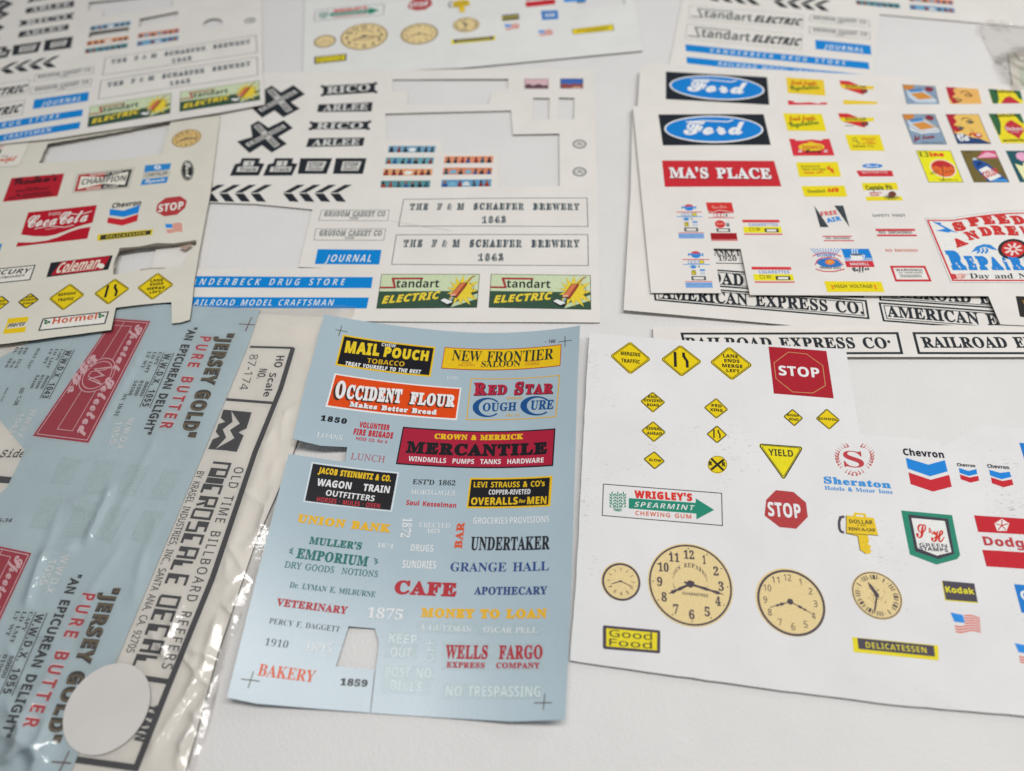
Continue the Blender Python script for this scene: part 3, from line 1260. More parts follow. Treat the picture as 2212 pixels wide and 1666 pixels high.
# the copy at the top left, lying over the middle sheet
h_l = plane3((66, 305, 3.8), (560, 228, 2.5), (300, 0, 1.3))
w2_ = wave(2, 0.2)
lef = Sheet('railway_sticker_sheet', 'slanted railway sticker sheet in the top left corner, its blurred rows climbing to the right', 'sticker sheet',
            lambda x, y: h_l(x, y) + w2_(x, y), 'cream railway sticker sheets', master=mid,
            fit=[((856.3, 507.7), (220, 176)), ((1269.8, 506.9), (550, 122.5)), ((846, 571.4), (213, 216)), ((1271, 573.9), (551, 161)),
                 ((824, 540), (194, 201)), ((680, 570.6), (76, 240)), ((667, 299), (47, 64)), ((784, 315.5), (147.5, 61)), ((813, 667), (190, 277.5)), ((1036.7, 592), (366, 204))])
lef.body('sheet', [(-390, 384), (-60, 323), (0, 312), (66, 305), (117, 300), (330, 267), (472, 244), (572, 226), (568, 165), (564, -60), (-390, -60)],
         [[(192, 5), (375, -14), (373, 14), (222, 36), (221, 20), (191, 23)], [(302, 41), (385, 25), (383, 39), (300, 59)], [(194, 70), (279, 59), (277, 70), (191, 82)],
          [(460 + 21 * math.cos(a / 4), 51 + 10.5 * math.sin(a / 4) - .1 * 21 * math.cos(a / 4)) for a in range(25)],
          [(97, 87), (158, 79), (154, 104), (95, 111)]], 0.18, CREAM, CREAM_EDGE)
lef.use_master = True
railway_art(lef, skip=('strip_a2', 'strip_d', 'views', 'dial1'))
lef.use_master = False
for q, tx in (([(-62, 192), (65, 171), (59, 200.5), (-66, 222)], (-58, 216, 51, 199, 17)), ([(-74, 238), (54, 216), (47.5, 247.5), (-80, 270)], (-70, 263, 40, 243, 18))):
    d = Decal(lef, 'electric_company_sign', 'thin framed box with black slanted lettering')
    d.line('#5A6064', q, .22, 0, closed=True)
    d.text('ELECTRIC', 'S', '#2A3034', *tx, it=.25, w=.02)
    d.done()

# the copy at the top right
w3_ = wave(3, 0.12)
rig = Sheet('railway_sticker_sheet', 'railway sticker sheet at the top right, blue bars half hidden under other sheets', 'sticker sheet',
            lambda x, y: 0.6 + w3_(x, y), 'cream railway sticker sheets', master=mid,
            fit=[((686.5, 538.6), (1763, 87.5)), ((824.25, 540), (1880, 97.5)), ((819, 571.6), (1880, 117.5)), ((680, 570.6), (1763, 110)),
                 ((805.5, 599), (1876, 135)), ((802, 622.6), (1876, 149.5)), ((695, 454), (1751, 30.5)), ((841, 454), (1878, 42.5)), ((837.5, 477), (1878, 59.5))])
rig.body('sheet', [(1478, -60), (1473, 0), (1447, 135), (1440, 175), (1885, 190), (1888, 110), (1900, 31), (2050, 44), (2400, 76), (2400, -60)], [], 0.18, CREAM, CREAM_EDGE)
rig.use_master = True
railway_art(rig, skip=('cross', 'names', 'posts', 'strip_a', 'strip_a2', 'strip_b', 'strip_d', 'schaefer', 'standart', 'views', 'dial1'))
rig.use_master = False
for q, y in (([(1491, 12.5), (1735, 32.5), (1733, 62.5), (1487, 41)], 0), ([(1485, 51), (1733, 75), (1731, 107), (1480, 84)], 1)):
    d = box_sign(rig, 'electric_company_sign', q, None, '#7A7F80', .2)
    d.line('#4E5758', [(.02, .8), (.12, .8), (.075, .2), (.38, .2)], .9, 1, 'letters')
    d.text('tandart', 'S', '#4E5758', .135, .8, .56, .8, .55)
    d.text('ELECTRIC', 'S', '#33393B', .575, .8, .975, .8, .5, it=.25, w=.03)
    d.done()
print('RAILBAR', rig.name)


# ------------------------------------------------------------------ black-lettered express company sheets
def board(s, q, tx, txt, name='express_company_sign', lw=.8, double=True):
    d = Decal(s, name, 'long framed board with black serif lettering')
    d.quad(q)
    d.line(INKY, [(0, 0), (1, 0), (1, 1), (0, 1)], lw, 0, closed=True)
    if double:
        d.line(INKY, [(.018, .13), (.982, .13), (.982, .87), (.018, .87)], lw * .45, 0, closed=True)
    d.free()
    d.text(txt, 'B', INKY, *tx, w=.014, l=1)
    return d.done()


h12 = plane3((1350, 660, 2.1), (1362, 300, 2.1), (1800, 720, 0.9))
w12 = wave(12, .15)
parcel_upper = Sheet('express_sticker_sheet', 'cream sheet of framed black lettering, its lower edge showing beneath the car sign sheets', 'sticker sheet',
             lambda x, y: clampf(h12(x, y), .6, 2.4) + w12(x, y), 'express company sheets')
parcel_upper.body('sheet', [(1366, 232), (1362, 416), (1347, 670), (1659, 698.5), (2500, 771), (2500, 250)], [], .18, CREAM, CREAM_EDGE)
board(parcel_upper, [(1412, 616), (1870, 650), (1876, 688), (1416, 648)], (1429, 645, 1866, 679, 25), 'AMERICAN EXPRESS CO.')
board(parcel_upper, [(1900, 655), (2360, 689), (2372, 729), (1909, 693)], (1918, 684.5, 2385, 724, 25), 'AMERICAN EXPRESS CO.')
board(parcel_upper, [(1897, 613), (2350, 644), (2362, 680), (1902, 648)], (1907, 641, 2370, 675, 25), 'RAILROAD EXPRESS CO.')
board(parcel_upper, [(1405, 573), (1855, 606), (1864, 642), (1409, 607)], (1425, 604, 1862, 636, 25), 'RAILROAD EXPRESS CO.')
d = box_sign(parcel_upper, 'casket_company_sign', [(1440, 530), (1690, 533), (1700, 571), (1440, 567)], None, INKY, .4)
d.free()
d.text('GRUSOM CASKET', 'B', INKY, 1446, 552, 1600, 553, 17)
d.text('1920', 'B', INKY, 1552, 563.5, 1592, 564, 10)
d.done()
w13 = wave(13, .1)
parcel_lower = Sheet('express_sticker_sheet', 'lower cream strip with two framed railroad boards, tucked under the white traffic sign card', 'sticker sheet',
             lambda x, y: 1.55 + w13(x, y), 'express company sheets')
parcel_lower.body('sheet', [(1410, 706), (1735, 703), (2500, 703), (2500, 771), (1831, 771.5), (1600, 790), (1415, 790)], [], .18, CREAM, CREAM_EDGE)
board(parcel_lower, [(1473, 721), (1938, 720), (1948, 763), (1483, 764)], (1482, 753, 1928, 753, 24), 'RAILROAD EXPRESS CO·', double=False, lw=1.0)
board(parcel_lower, [(1974, 720), (2432, 720), (2446, 763), (1985, 763)], (1996, 751.5, 2432, 751.5, 25), 'RAILROAD EXPRESS CO·', double=False, lw=1.0)

# ------------------------------------------------------------------ the two sheets of roadside advertisements
LY, LR = '#E2C81C', '#C22E32'


def motor_oval(d, c, rx, ry, l=1, small=False):
    d.ell('#DCE4EA', c, rx, ry, l)
    d.ell('#1577C2', c, rx * .965, ry * .9, l + 1)
    x, y = c
    d.text('Ford', 'C', '#DEE6EC', x - rx * .62, y + ry * .42, x + rx * .66, y + ry * .42, ry * 1.0, w=.022 if not small else .01, l=l + 2)


def road_art(s, skip=()):
    tile()
    d = Decal(s, 'motor_sign', 'black panel with blue oval and white script')
    d.quad([(1422, 247.5), (1649.5, 247), (1665, 313.5), (1432, 314.5)])
    d.rect('#20252C', 0, 0, 1, 1, 0)
    motor_oval(d, (.5, .49), .465, .44, 1)
    d.line('#DEE6EC', [(.25, .26), (.42, .22), (.64, .26), (.70, .20)], .8, 5, 'letters')
    d.done()
    tile(3, 0)
    d = box_sign(s, 'produce_sign', [(130, 980), (465, 985), (505, 1135), (170, 1130)], LY)
    d.free()
    d.text('fresh fruits', 'C', '#B83C18', 183, 1045, 415, 1042, 44, w=.045)
    d.text('Vegetables', 'C', '#3A6A22', 192, 1102, 445, 1075, 46, w=.05)
    d.done()
    d = Decal(s, 'tyre_sign')
    d.poly('#C32A2C', [(605, 980), (690, 982), (865, 1050), (835, 1105), (640, 1050), (618, 1015)], 0)
    d.poly('#E4C81E', [(612, 1018), (915, 1018), (915, 1050), (640, 1052)], 1)
    d.ell('#3A3B3E', (838, 1072), 30, 19, 2, n=20, hole=.45)
    d.line('#6A6E70', [(665, 1088), (740, 1088)], .5, 1)
    d.text('DUNLOP', 'S', '#2B2A22', 672, 1044, 852, 1044, 26)
    d.done()
    if 'upper' in skip:
        pass
    d = Decal(s, 'dairy_sign')
    d.poly('#C7303A', [(182, 1200), (230, 1202), (240, 1216), (300, 1216), (380, 1206), (460, 1216), (478, 1202), (530, 1200), (575, 1345), (218, 1348)], 0)
    d.ell('#E3B92A', (375, 1272), 112, 36, 1, n=28)
    d.poly('#E3B92A', [(345, 1240), (350, 1222), (362, 1234), (370, 1220), (380, 1234), (392, 1222), (394, 1240)], 1)
    for cx in (278, 498):
        for a in range(8):
            d.line('#E8D9D6', [(cx, 1308), (cx + 20 * math.cos(a * .785), 1308 + 15 * math.sin(a * .785))], .25, 2)
    d.text("Jensen's", 'S', '#B43A2A', 296, 1288, 470, 1288, 34)
    d.text('Honey', 'C', '#5A2028', 325, 1324, 460, 1318, 34, w=.03)
    d.done()
    d = box_sign(s, 'light_company_sign', [(665, 1165), (965, 1165), (1008, 1305), (712, 1303)], LY)
    d.free()
    d.ell('#5B5A34', (748, 1207), 20, 17, 1, n=18, hole=.72)
    d.line('#5B5A34', [(760, 1218), (795, 1248)], .6, 1)
    d.text('Electric', 'B', '#CB5A26', 812, 1212, 932, 1208, 22)
    d.text('LIGHT', 'S', '#CB5A26', 850, 1230, 915, 1230, 13)
    d.text('and POWER', 'S', '#CB5A26', 812, 1247, 932, 1247, 13)
    d.text('Edison Co.', 'B', '#6A641E', 735, 1276, 918, 1272, 24)
    d.done()
    tile()
    d = Decal(s, 'diner_sign', 'red board with white shadowed lettering')
    d.poly('#BC2A32', [(1430, 347), (1672, 348), (1688, 403), (1436, 404)], 0)
    d.text("MA'S PLACE", 'B', '#7E1A24', 1448.5, 386.5, 1669.5, 388.5, 23, w=.04, l=1)
    d.text("MA'S PLACE", 'B', '#E6DCDC', 1447, 385, 1668, 387, 23, w=.02, l=3)
    d.done()
    tile(3, 0)
    d = box_sign(s, 'danger_sign', [(243, 1405), (600, 1400), (632, 1528), (268, 1530)], LY)
    d.free()
    d.text('DANGER', 'S', '#4F4E26', 290, 1450, 452, 1450, 20, w=-.02)
    d.text('HIGH VOLTAGE', 'S', '#4F4E26', 298, 1472, 500, 1472, 13)
    d.text('Keep off!', 'S', '#CF5424', 315, 1503, 475, 1500, 21, it=.2)
    d.poly('#CF5424', [(505, 1450), (540, 1432), (530, 1458), (560, 1455), (570, 1490), (575, 1505), (535, 1482), (555, 1480), (520, 1468)], 2)
    d.done()
    d = Decal(s, 'motor_company_sign')
    motor_oval(d, (902, 1435), 92, 22, 0, True)
    d.poly('#BF2A34', [(762, 1475), (1070, 1475), (1085, 1525), (790, 1527)], 0)
    d.text('MOTOR·CO', 'S', '#E6D5D5', 815, 1502, 1032, 1500, 22, w=-.02)
    d.done()
    d = box_sign(s, 'oil_sign', [(288, 1610), (660, 1605), (685, 1701), (315, 1701)], LY)
    d.free()
    d.text('Standart', 'B', '#55661E', 345, 1668, 500, 1664, 30)
    d.text('OIL', 'C', '#CF4A1E', 520, 1664, 620, 1660, 38, w=.04)
    d.done()
    d = Decal(s, 'rum_sign')
    d.poly(LY, [(808, 1582), (1110, 1578), (1128, 1640), (825, 1645)], 0)
    d.poly(LY, [(845, 1700), (1155, 1698), (1165, 1734), (850, 1736)], 0)
    d.text('Captain Pit', 'B', '#4B5A20', 852, 1645, 1080, 1640, 44, w=.02)
    d.text('JAMAICA', 'S', '#C24A3A', 878, 1676, 985, 1674, 16)
    d.text('RUM', 'S', '#C24A3A', 890, 1696, 960, 1695, 16)
    d.ell('#6B3A2E', (1072, 1680), 34, 26, 2, n=18)
    for k in range(12):
        d.line('#3C4A38', [(1065, 1705), (1065 + 70 * math.cos(k * .5), 1705 + 26 * math.sin(k * .5))], .35, 1)
    d.done()
    # the picture advertisements
    tile()
    d = Decal(s, 'car_poster', 'grey blue poster with an orange and white car')
    d.quad([(1949, 247.5), (2019, 247.5), (2045, 312), (1973, 312)])
    d.rect('#7F93A8', 0, 0, 1, 1, 0)
    d.poly('#C07A32', [(0, 0), (.36, 0), (.30, .14), (.04, .2)], 1)
    d.poly('#B8C4CE', [(.08, .2), (.62, .14), (.95, .5), (.9, .62), (.3, .64), (.1, .45)], 1.4)
    d.poly('#4C86BE', [(.12, .18), (.55, .12), (.6, .22), (.2, .28)], 2)
    d.poly('#C8863A', [(.18, .33), (.58, .25), (.86, .45), (.4, .53)], 2.4)
    d.poly('#D8DEE2', [(.06, .42), (.34, .56), (.95, .48), (.97, .56), (.36, .66), (.08, .54)], 2.8)
    d.line('#2C3440', [(.1, .44), (.35, .6), (.96, .52)], .35, 3.2)
    d.line('#2C3440', [(.12, .2), (.6, .13), (.95, .48)], .3, 3.2)
    d.line('#C9B23A', [(.62, .16), (.98, .48)], .3, 3.6)
    d.ell('#7E2C38', (.8, .12), .13, .09, 3)
    d.text('Jat dream', 'C', '#7E2433', .06, .88, .72, .80, .16, w=.03, l=4)
    d.text('modern motoring', 'N', '#3A4450', .25, .965, .88, .965, .045, l=4)
    d.line('#3A4450', [(0, 0), (1, 0), (1, 1), (0, 1)], .18, 4, closed=True)
    d.done()
    d = Decal(s, 'face_poster', 'poster of a winking woman with red hair on blue')
    d.quad([(2043, 247.5), (2113, 247.5), (2140, 311), (2069, 311)])
    d.rect('#E0B35C', 0, 0, 1, 1, 0)
    d.poly('#A81F30', [(0, 0), (.34, 0), (.2, .1), (.25, .25), (.12, .36), (.3, .55), (.1, .62), (.02, .4)], 1)
    d.poly('#A81F30', [(.0, .0), (.12, .0), (.05, .7), (.0, .6)], 1.2)
    d.poly('#25406E', [(.0, .66), (.3, .68), (.52, .8), (.72, .82), (1, .98), (1, 1), (0, 1)], 1.4)
    d.line('#4A2A1E', [(.42, .2), (.5, .12), (.62, .13), (.72, .2)], .5, 2)
    d.line('#2A2426', [(.52, .26), (.64, .22), (.76, .26), (.68, .31), (.55, .3)], .55, 2)
    d.ell('#3C5A6A', (.65, .26), .045, .035, 2.4, n=12)
    d.line('#2A2426', [(.16, .42), (.26, .42), (.38, .46), (.3, .53), (.2, .5)], .6, 2)
    d.ell('#3C5A6A', (.27, .48), .05, .035, 2.4, n=12)
    d.line('#B5793C', [(.55, .5), (.62, .57), (.54, .6)], .35, 2)
    d.ell('#B62A34', (.72, .72), .13, .075, 2, n=18)
    d.ell('#E8E2DC', (.74, .71), .07, .03, 2.6, n=14)
    d.text('Ca', 'C', '#DDE6EE', .06, .93, .42, .90, .26, w=.05, l=4)
    d.text('mo', 'C', '#B3242E', .44, .75, .64, .68, .14, w=.03, l=4)
    d.line('#3A3040', [(0, 0), (1, 0), (1, 1), (0, 1)], .18, 4, closed=True)
    d.done()
    d = Decal(s, 'coffee_poster', 'yellow and green coffee poster with a red leaf badge')
    d.quad([(2135, 246), (2204, 246), (2231, 310), (2163.5, 310)])
    d.rect('#E2C922', 0, 0, 1, 1, 0)
    d.poly('#2C5E38', [(0, 0), (.28, 0), (.25, .35), (.1, .7), (.02, .75)], 1)
    d.poly('#2C5E38', [(.78, 0), (1, 0), (1, .35), (.9, .3)], 1)
    d.poly('#B42A34', [(.3, .48), (.45, .3), (.62, .22), (.86, .42), (.9, .58), (.72, .74), (.62, .86), (.5, .74), (.34, .64)], 1.4)
    d.text('BANANA', 'B', '#2A2F1C', .18, .12, .86, .1, .1, w=.03, l=3)
    d.text('Deloro', 'B', '#E6D6D4', .33, .58, .86, .58, .13, l=3)
    d.text('EXTRA', 'N', '#E6D6D4', .45, .65, .72, .65, .04, l=3)
    d.text('HONDURAS', 'B', '#3A3A1C', .08, .95, .92, .93, .07, w=.02, l=3)
    d.done()
    d = Decal(s, 'umbrella_poster', 'yellow poster with an orange disc and red umbrella')
    d.quad([(1979, 326), (2053, 326), (2080, 394), (2006, 394)])
    d.rect('#E6D51E', 0, 0, 1, 1, 0)
    d.ell('#EBDDD0', (.58, .57), .37, .29, 1)
    d.ell('#D2612C', (.58, .57), .34, .265, 1.5)
    d.poly('#B3282C', [(.26, .52), (.36, .40), (.52, .33), (.74, .36), (.9, .48), (.93, .58), (.82, .5), (.74, .55), (.62, .48), (.52, .56), (.42, .49)], 2)
    d.line('#4A3020', [(.6, .48), (.5, .78), (.46, .93), (.38, .95), (.34, .9)], .3, 2.4)
    d.rect('#5A5E1E', .06, .03, .3, .2, 1.5)
    d.text('B', 'B', '#E6D51E', .1, .185, .26, .185, .14, w=.03)
    d.text('ino', 'B', '#CF3A22', .34, .19, .76, .19, .15, w=.05)
    d.text('BXXX', 'C', '#6A5A22', .14, .78, .42, .7, .08)
    d.text('brolly', 'C', '#5A2A1C', .6, .72, .86, .67, .07)
    d.text('Bino-Bino is it', 'N', '#4A4A1C', .42, .955, .88, .95, .05, w=.01)
    d.line('#4A4A26', [(0, 0), (1, 0), (1, 1), (0, 1)], .18, 4, closed=True)
    d.done()
    d = Decal(s, 'spray_can_poster', 'olive poster with a blue spray can and pink spray')
    d.quad([(2075, 326), (2149, 326), (2180, 394), (2104, 394)])
    d.rect('#6A5C2E', 0, 0, 1, 1, 0)
    d.poly('#C84A70', [(.38, .24), (.66, 0), (1.0, 0), (1.0, .25)], 1)
    d.poly('#E2A6B8', [(.38, .24), (.74, .05), (.96, .12), (.98, .19)], 1.4)
    d.poly('#1E4A8C', [(.2, .38), (.26, .31), (.42, .3), (.62, .42), (1, .98), (1, 1), (.42, 1), (.2, .55)], 2)
    d.poly('#3A86C8', [(.5, 1), (.62, .9), (.95, .9), (1, 1)], 2.4)
    d.poly('#D9DBD6', [(.28, .62), (.56, .5), (.86, .82), (.48, .97)], 2.6)
    d.poly('#B8C6CE', [(.22, .3), (.27, .24), (.35, .24), (.36, .31)], 2.6)
    d.text('COLOR', 'S', '#C23A34', .34, .90, .82, .74, .2, l=4, w=.02)
    d.text('SHINE', 'S', '#12284A', .28, .52, .46, .44, .1, l=4)
    d.text('can you', 'N', '#2A2818', .1, .08, .3, .06, .05, l=4)
    d.line('#3A3424', [(0, 0), (1, 0), (1, 1), (0, 1)], .18, 4.6, closed=True)
    d.done()
    d = Decal(s, 'poodle_poster', 'dark green poster with pink pompoms')
    d.quad([(2172, 326), (2245, 326), (2278, 394), (2203, 394)])
    d.rect('#1F5058', 0, 0, 1, 1, 0)
    d.poly('#E4DFA8', [(.1, .42), (.3, .5), (.36, .38), (.6, .45), (1, .4), (1, 1), (.16, 1)], 1)
    r = random.Random(4)
    for k in range(9):
        a = k * .7
        d.ell('#D9A0BC', (.42 + .13 * math.cos(a), .2 + .1 * math.sin(a)), .07, .055, 2, n=9)
    d.ell('#D9A0BC', (.42, .2), .13, .1, 2.2)
    d.ell('#4A3A78', (.36, .75), .1, .14, 2, n=16)
    d.ell('#E6E0E6', (.36, .75), .06, .09, 2.4, n=16)
    d.done()
    # vending machines
    def pepsi(q):
        d = Decal(s, 'drink_machine', 'blue and red drink machine front')
        d.quad(q)
        d.ell('#2F7FC8', (.52, .1), .18, .1, 0, n=24)
        d.poly('#C23A3E', [(.34, .1)] + [(.52 - .18 * math.cos(a * .1571), .1 - .1 * math.sin(a * .1571)) for a in range(21)], .6)
        d.text('PEPSI', 'S', '#3A86CC', .24, .14, .80, .14, .075, w=.04)
        d.rect('#C8595A', .02, .225, .98, .25, 0)
        d.rect('#4A8ED0', .02, .365, .98, .385, 0)
        for k in range(3):
            d.rect('#3E6AA6', .21 + .13 * k, .27, .32 + .13 * k, .355, 0)
            d.rect('#D4D6D8', .225 + .13 * k, .282, .305 + .13 * k, .343, 1)
        d.rect('#3A4030', .62, .265, .78, .355, 0)
        d.rect('#DCCB22', .64, .278, .76, .343, 1)
        d.ell('#2F7FC8', (.38, .445), .1, .05, 0, n=16)
        d.text('PEPSI', 'S', '#7AA8D4', .24, .465, .5, .45, .04)
        d.rect('#5A5E60', .56, .41, .61, .46, 0)
        d.rect('#D4C424', .30, .54, .45, .665, 0)
        d.line('#3A3A20', [(.31, .545), (.44, .545), (.44, .66), (.31, .66)], .2, 1, closed=True)
        d.text('1', 'S', '#3A3A20', .35, .64, .40, .64, .08)
        d.rect('#3A86CC', .60, .51, .78, .56, 0)
        d.rect('#6AA2D6', .60, .6, .78, .612, 0)
        d.rect('#6AA2D6', .60, .64, .78, .652, 0)
        d.poly('#4A4E52', [(.27, .70), (.78, .70), (.78, .81), (.27, .81)], 0, holes=[[(.33, .725), (.72, .725), (.70, .79), (.35, .79)]])
        d.rect('#C8595A', .04, .835, .98, .855, 0)
        for k in range(6):
            d.rect('#3E8CD2', .04, .872 + .024 * k, .98, .889 + .024 * k, 0)
        d.done()
    tile(2, 1)
    pepsi([(1408, 100), (1636, 100), (1666, 392), (1432, 392)])
    if 'lower' not in skip:
        pepsi([(1460, 505), (1700, 505), (1740, 818), (1492, 818)])
    d = Decal(s, 'drink_machine', 'red drink machine front')
    d.quad([(1675, 85), (1905, 85), (1955, 418), (1718, 418)])
    d.poly('#C5342F', [(0, 0), (.97, 0), (1, .27), (.75, .23), (.45, .2), (.2, .26), (.03, .22)], 0)
    d.poly('#B63A40', [(.03, .235), (.2, .275), (.45, .215), (.75, .245), (1, .285), (.06, .29)], .5)
    d.text('Coca-Cola', 'C', '#E6A89A', .2, .17, .75, .15, .08)
    for k in range(3):
        d.line('#B6545A', [(.24 + .13 * k, .29), (.35 + .13 * k, .29), (.35 + .13 * k, .38), (.24 + .13 * k, .38)], .25, 0, closed=True)
    d.rect('#5A5E60', .68, .31, .74, .375, 0)
    d.rect('#C8595A', .02, .395, .98, .415, 0)
    d.ell('#C6352F', (.42, .57), .19, .1, 0, n=28)
    d.text('Coke', 'C', '#E6A89A', .29, .6, .55, .58, .06)
    d.rect('#5A5E62', .64, .54, .76, .63, 0)
    d.rect('#B9C4CC', .655, .56, .745, .575, 1)
    d.poly('#4A4A4E', [(.26, .68), (.76, .68), (.76, .77), (.26, .77)], 0, holes=[[(.32, .70), (.70, .70), (.68, .755), (.34, .755)]])
    d.rect('#9E1F28', .02, .80, .98, .96, 0)
    d.rect('#C8595A', .02, .965, .98, .995, 0)
    for k in range(3):
        d.rect('#7E1820', .04, .83 + .04 * k, .97, .84 + .04 * k, 1)
    d.done()
    tile()
    for q, key in (([(1603, 475), (1683, 475), (1691, 508), (1608, 508)], 'c1'), ([(1623, 576.5), (1708, 577), (1717, 611.5), (1631, 611.5)], 'lower')):
        if key in skip:
            continue
        d = Decal(s, 'cigarette_machine', 'yellow and red cigarette machine front')
        d.quad(q)
        d.rect('#C8383E', 0, 0, 1, .18, 0)
        d.rect('#E2CF22', 0, .46, 1, .86, 0)
        d.rect('#C8484A', 0, .91, 1, .99, 0)
        d.text('CIGARETTES', 'S', '#5A8CC6', .16, .42, .93, .42, .19, w=-.01)
        d.line('#4A4A2A', [(.16, .54), (.27, .54), (.27, .72), (.16, .72)], .22, 1, closed=True)
        for k in range(3):
            d.rect('#4A4A2A', .32, .54 + .07 * k, .44, .57 + .07 * k, 1)
        d.poly('#3A3A30', [(.55, .58), (.92, .58), (.92, .82), (.55, .82)], 1)
        d.poly('#D8D8D2', [(.61, .64), (.87, .64), (.85, .78), (.60, .78)], 2)
        d.done()
    tile(3, 1)
    d = Decal(s, 'free_air_sign')
    d.poly('#3A4044', [(398, 112), (435, 165), (525, 298), (450, 298)], 0)
    d.poly('#3A4044', [(572, 112), (650, 112), (705, 298)], 0)
    d.text('FREE', 'S', '#C8595A', 462, 204, 600, 188, 40, it=.1, w=.02)
    d.text('AIR', 'S', '#3A86CC', 515, 262, 640, 238, 44, it=.1, w=.03)
    d.done()
    word(s, 'SAFETY FIRST', 'N', '#6A6E70', 906, 209, 1193, 208, 23, w=.012)
    d = Decal(s, 'no_smoking_sign')
    d.poly('#C23A42', [(928, 312), (1268, 312), (1270, 331), (932, 332)], 0)
    d.poly('#C23A42', [(940, 361), (1284, 362), (1286, 377), (944, 377)], 0)
    d.text('NO SMOKING!', 'N', '#5A4A4E', 962, 355, 1248, 355, 26, w=.014)
    d.done()
    d = Decal(s, 'no_smoking_sign')
    d.poly('#C24A52', [(470, 373), (724, 373), (726, 382), (473, 382)], 0)
    d.poly('#C24A52', [(481, 410), (742, 410), (744, 419), (484, 419)], 0)
    d.text('NO SMOKING', 'N', '#6A5A5E', 503, 402, 710, 402, 18, w=.014)
    d.done()
    word(s, 'NO SMOKING!', 'N', '#CC6A60', 1020, 510, 1296, 510, 23, w=.016)
    d = Decal(s, 'warning_sign')
    d.poly('#BE2E36', [(1052, 632), (1358, 632), (1415, 768), (1100, 768)], 0)
    d.poly('#D9D6D0', [(1080, 650), (1345, 650), (1388, 750), (1112, 750)], 1)
    d.text('WARNING!', 'N', '#4A4E50', 1105, 680, 1338, 680, 23, w=.02)
    d.text('NO TRESPASSING', 'S', '#4A4E50', 1130, 698, 1338, 698, 11)
    d.line('#4A4E50', [(1138, 714), (1325, 714)], .35, 3, 'letters')
    d.line('#4A4E50', [(1145, 728), (1330, 728)], .35, 3, 'letters')
    d.done()
    d = Decal(s, 'orange_juice_sign', 'blue eye-shaped emblem with an orange slice')
    for k in range(11):
        u = k / 10
        d.line('#3A86CC', [(365 + 265 * u, 480), (420 + 165 * u, 540 - 10 * math.sin(3.14 * u))], .32, 0)
    d.line('#C8595A', [(385, 550), (430, 528), (500, 517), (570, 526), (632, 552)], .5, 1)
    eye = [(412, 605), (450, 572), (530, 562), (600, 582), (645, 630), (560, 646), (470, 640)]
    d.line('#C24A4E', [(408, 625), (425, 585), (470, 562), (540, 556), (600, 572), (650, 625)], .45, 1)
    d.line('#C24A4E', [(412, 660), (480, 680), (570, 682), (662, 660)], .55, 1)
    d.poly('#2C6EB4', eye, 0)
    d.ell('#D8702C', (535, 600), 42, 24, 2, n=22)
    for k in range(6):
        d.line('#E8C07A', [(535, 600), (535 + 36 * math.cos(k * 1.047), 600 + 20 * math.sin(k * 1.047))], .18, 3)
    d.text('SUNNY', 'S', '#3A78BC', 425, 556, 588, 560, 26, arc=.25)
    d.text('ORANGE JOICE', 'S', '#4A4244', 450, 655, 632, 655, 18, arc=-.25)
    d.done()
    d = Decal(s, 'coffee_sign', 'blue and red coffee sign with a white cup')
    d.poly('#1878C4', [(632, 485), (870, 485), (902, 562), (660, 562)], 0)
    d.poly('#C22C36', [(662, 592), (905, 590), (922, 642), (680, 644)], 0)
    for k in range(22):
        for j in range(2):
            x = 662 + 11 * k + 5.5 * j
            d.poly('#3A86CC', [(x, 562 + 13 * j), (x + 6, 562 + 13 * j), (x + 8, 575 + 13 * j), (x + 2, 575 + 13 * j)], 0)
    d.ell('#DADDDE', (765, 574), 62, 12, 1, n=24)
    d.poly('#E2E4E4', [(708, 536), (822, 536), (812, 560), (790, 575), (742, 575), (716, 558)], 2)
    d.ell('#5A6266', (765, 537), 55, 9, 3, n=24)
    d.line('#E2E4E4', [(820, 540), (834, 545), (826, 562), (806, 566)], .4, 2)
    for x in (725, 745, 768):
        d.line('#D6E2EC', [(x, 528), (x + 6, 515), (x - 4, 502), (x + 8, 488)], .35, 2)
    d.text('MAXWELL', 'S', '#E8D6D6', 712, 628, 875, 628, 22)
    d.text('Coffee', 'C', '#3A3E40', 738, 684, 880, 668, 40, w=.03)
    d.done()
    d = Decal(s, 'high_voltage_sign')
    d.poly(LY, [(485, 765), (978, 768), (1008, 858), (512, 858)], 0)
    d.text('HIGH VOLTAGE', 'N', '#5A5620', 578, 823, 905, 823, 29, w=.012)
    for x in (535, 905):
        d.poly('#D85A22', [(x, 795), (x + 36, 808), (x + 22, 815), (x + 42, 838), (x + 12, 826), (x + 22, 818)], 2)
    d.done()
    if 'lower' in skip:
        tile()
        return
    # the big garage sign
    d = Decal(s, 'garage_sign', 'large shaped garage sign with arched red lettering, blue lettering and a wheel')
    tile()
    sh = [(1998, 471.5), (2053, 472)] + [(2053 + 24 * i, 472 - 17 * math.sin(math.pi * i / 13)) for i in range(1, 13)] + [(2365, 472), (2420, 472), (2455, 611), (2054, 611)]
    c = (2210, 540)
    k = lambda m, n: [(c[0] + (x - c[0]) * m, c[1] + (y - c[1]) * n) for x, y in sh]
    d.poly('#D9D7D2', sh, 0)
    d.line('#8A8E92', sh, .18, 1, closed=True)
    d.line('#BF3A3E', k(.972, .93), .8, 1, closed=True)
    tile(3, 1)
    d.poly('#1F7AC4', [(1420, 250), (1500, 262), (1490, 275), (1640, 350), (1580, 335), (1560, 346), (1450, 328), (1530, 312), (1440, 262)], 2)
    tile()
    LTR = [('S', 2064, 490, 24), ('P', 2096, 480, 24), ('E', 2127, 476, 24), ('E', 2159, 475, 25), ('D', 2192, 476, 25), ('Y', 2226, 479, 25)]
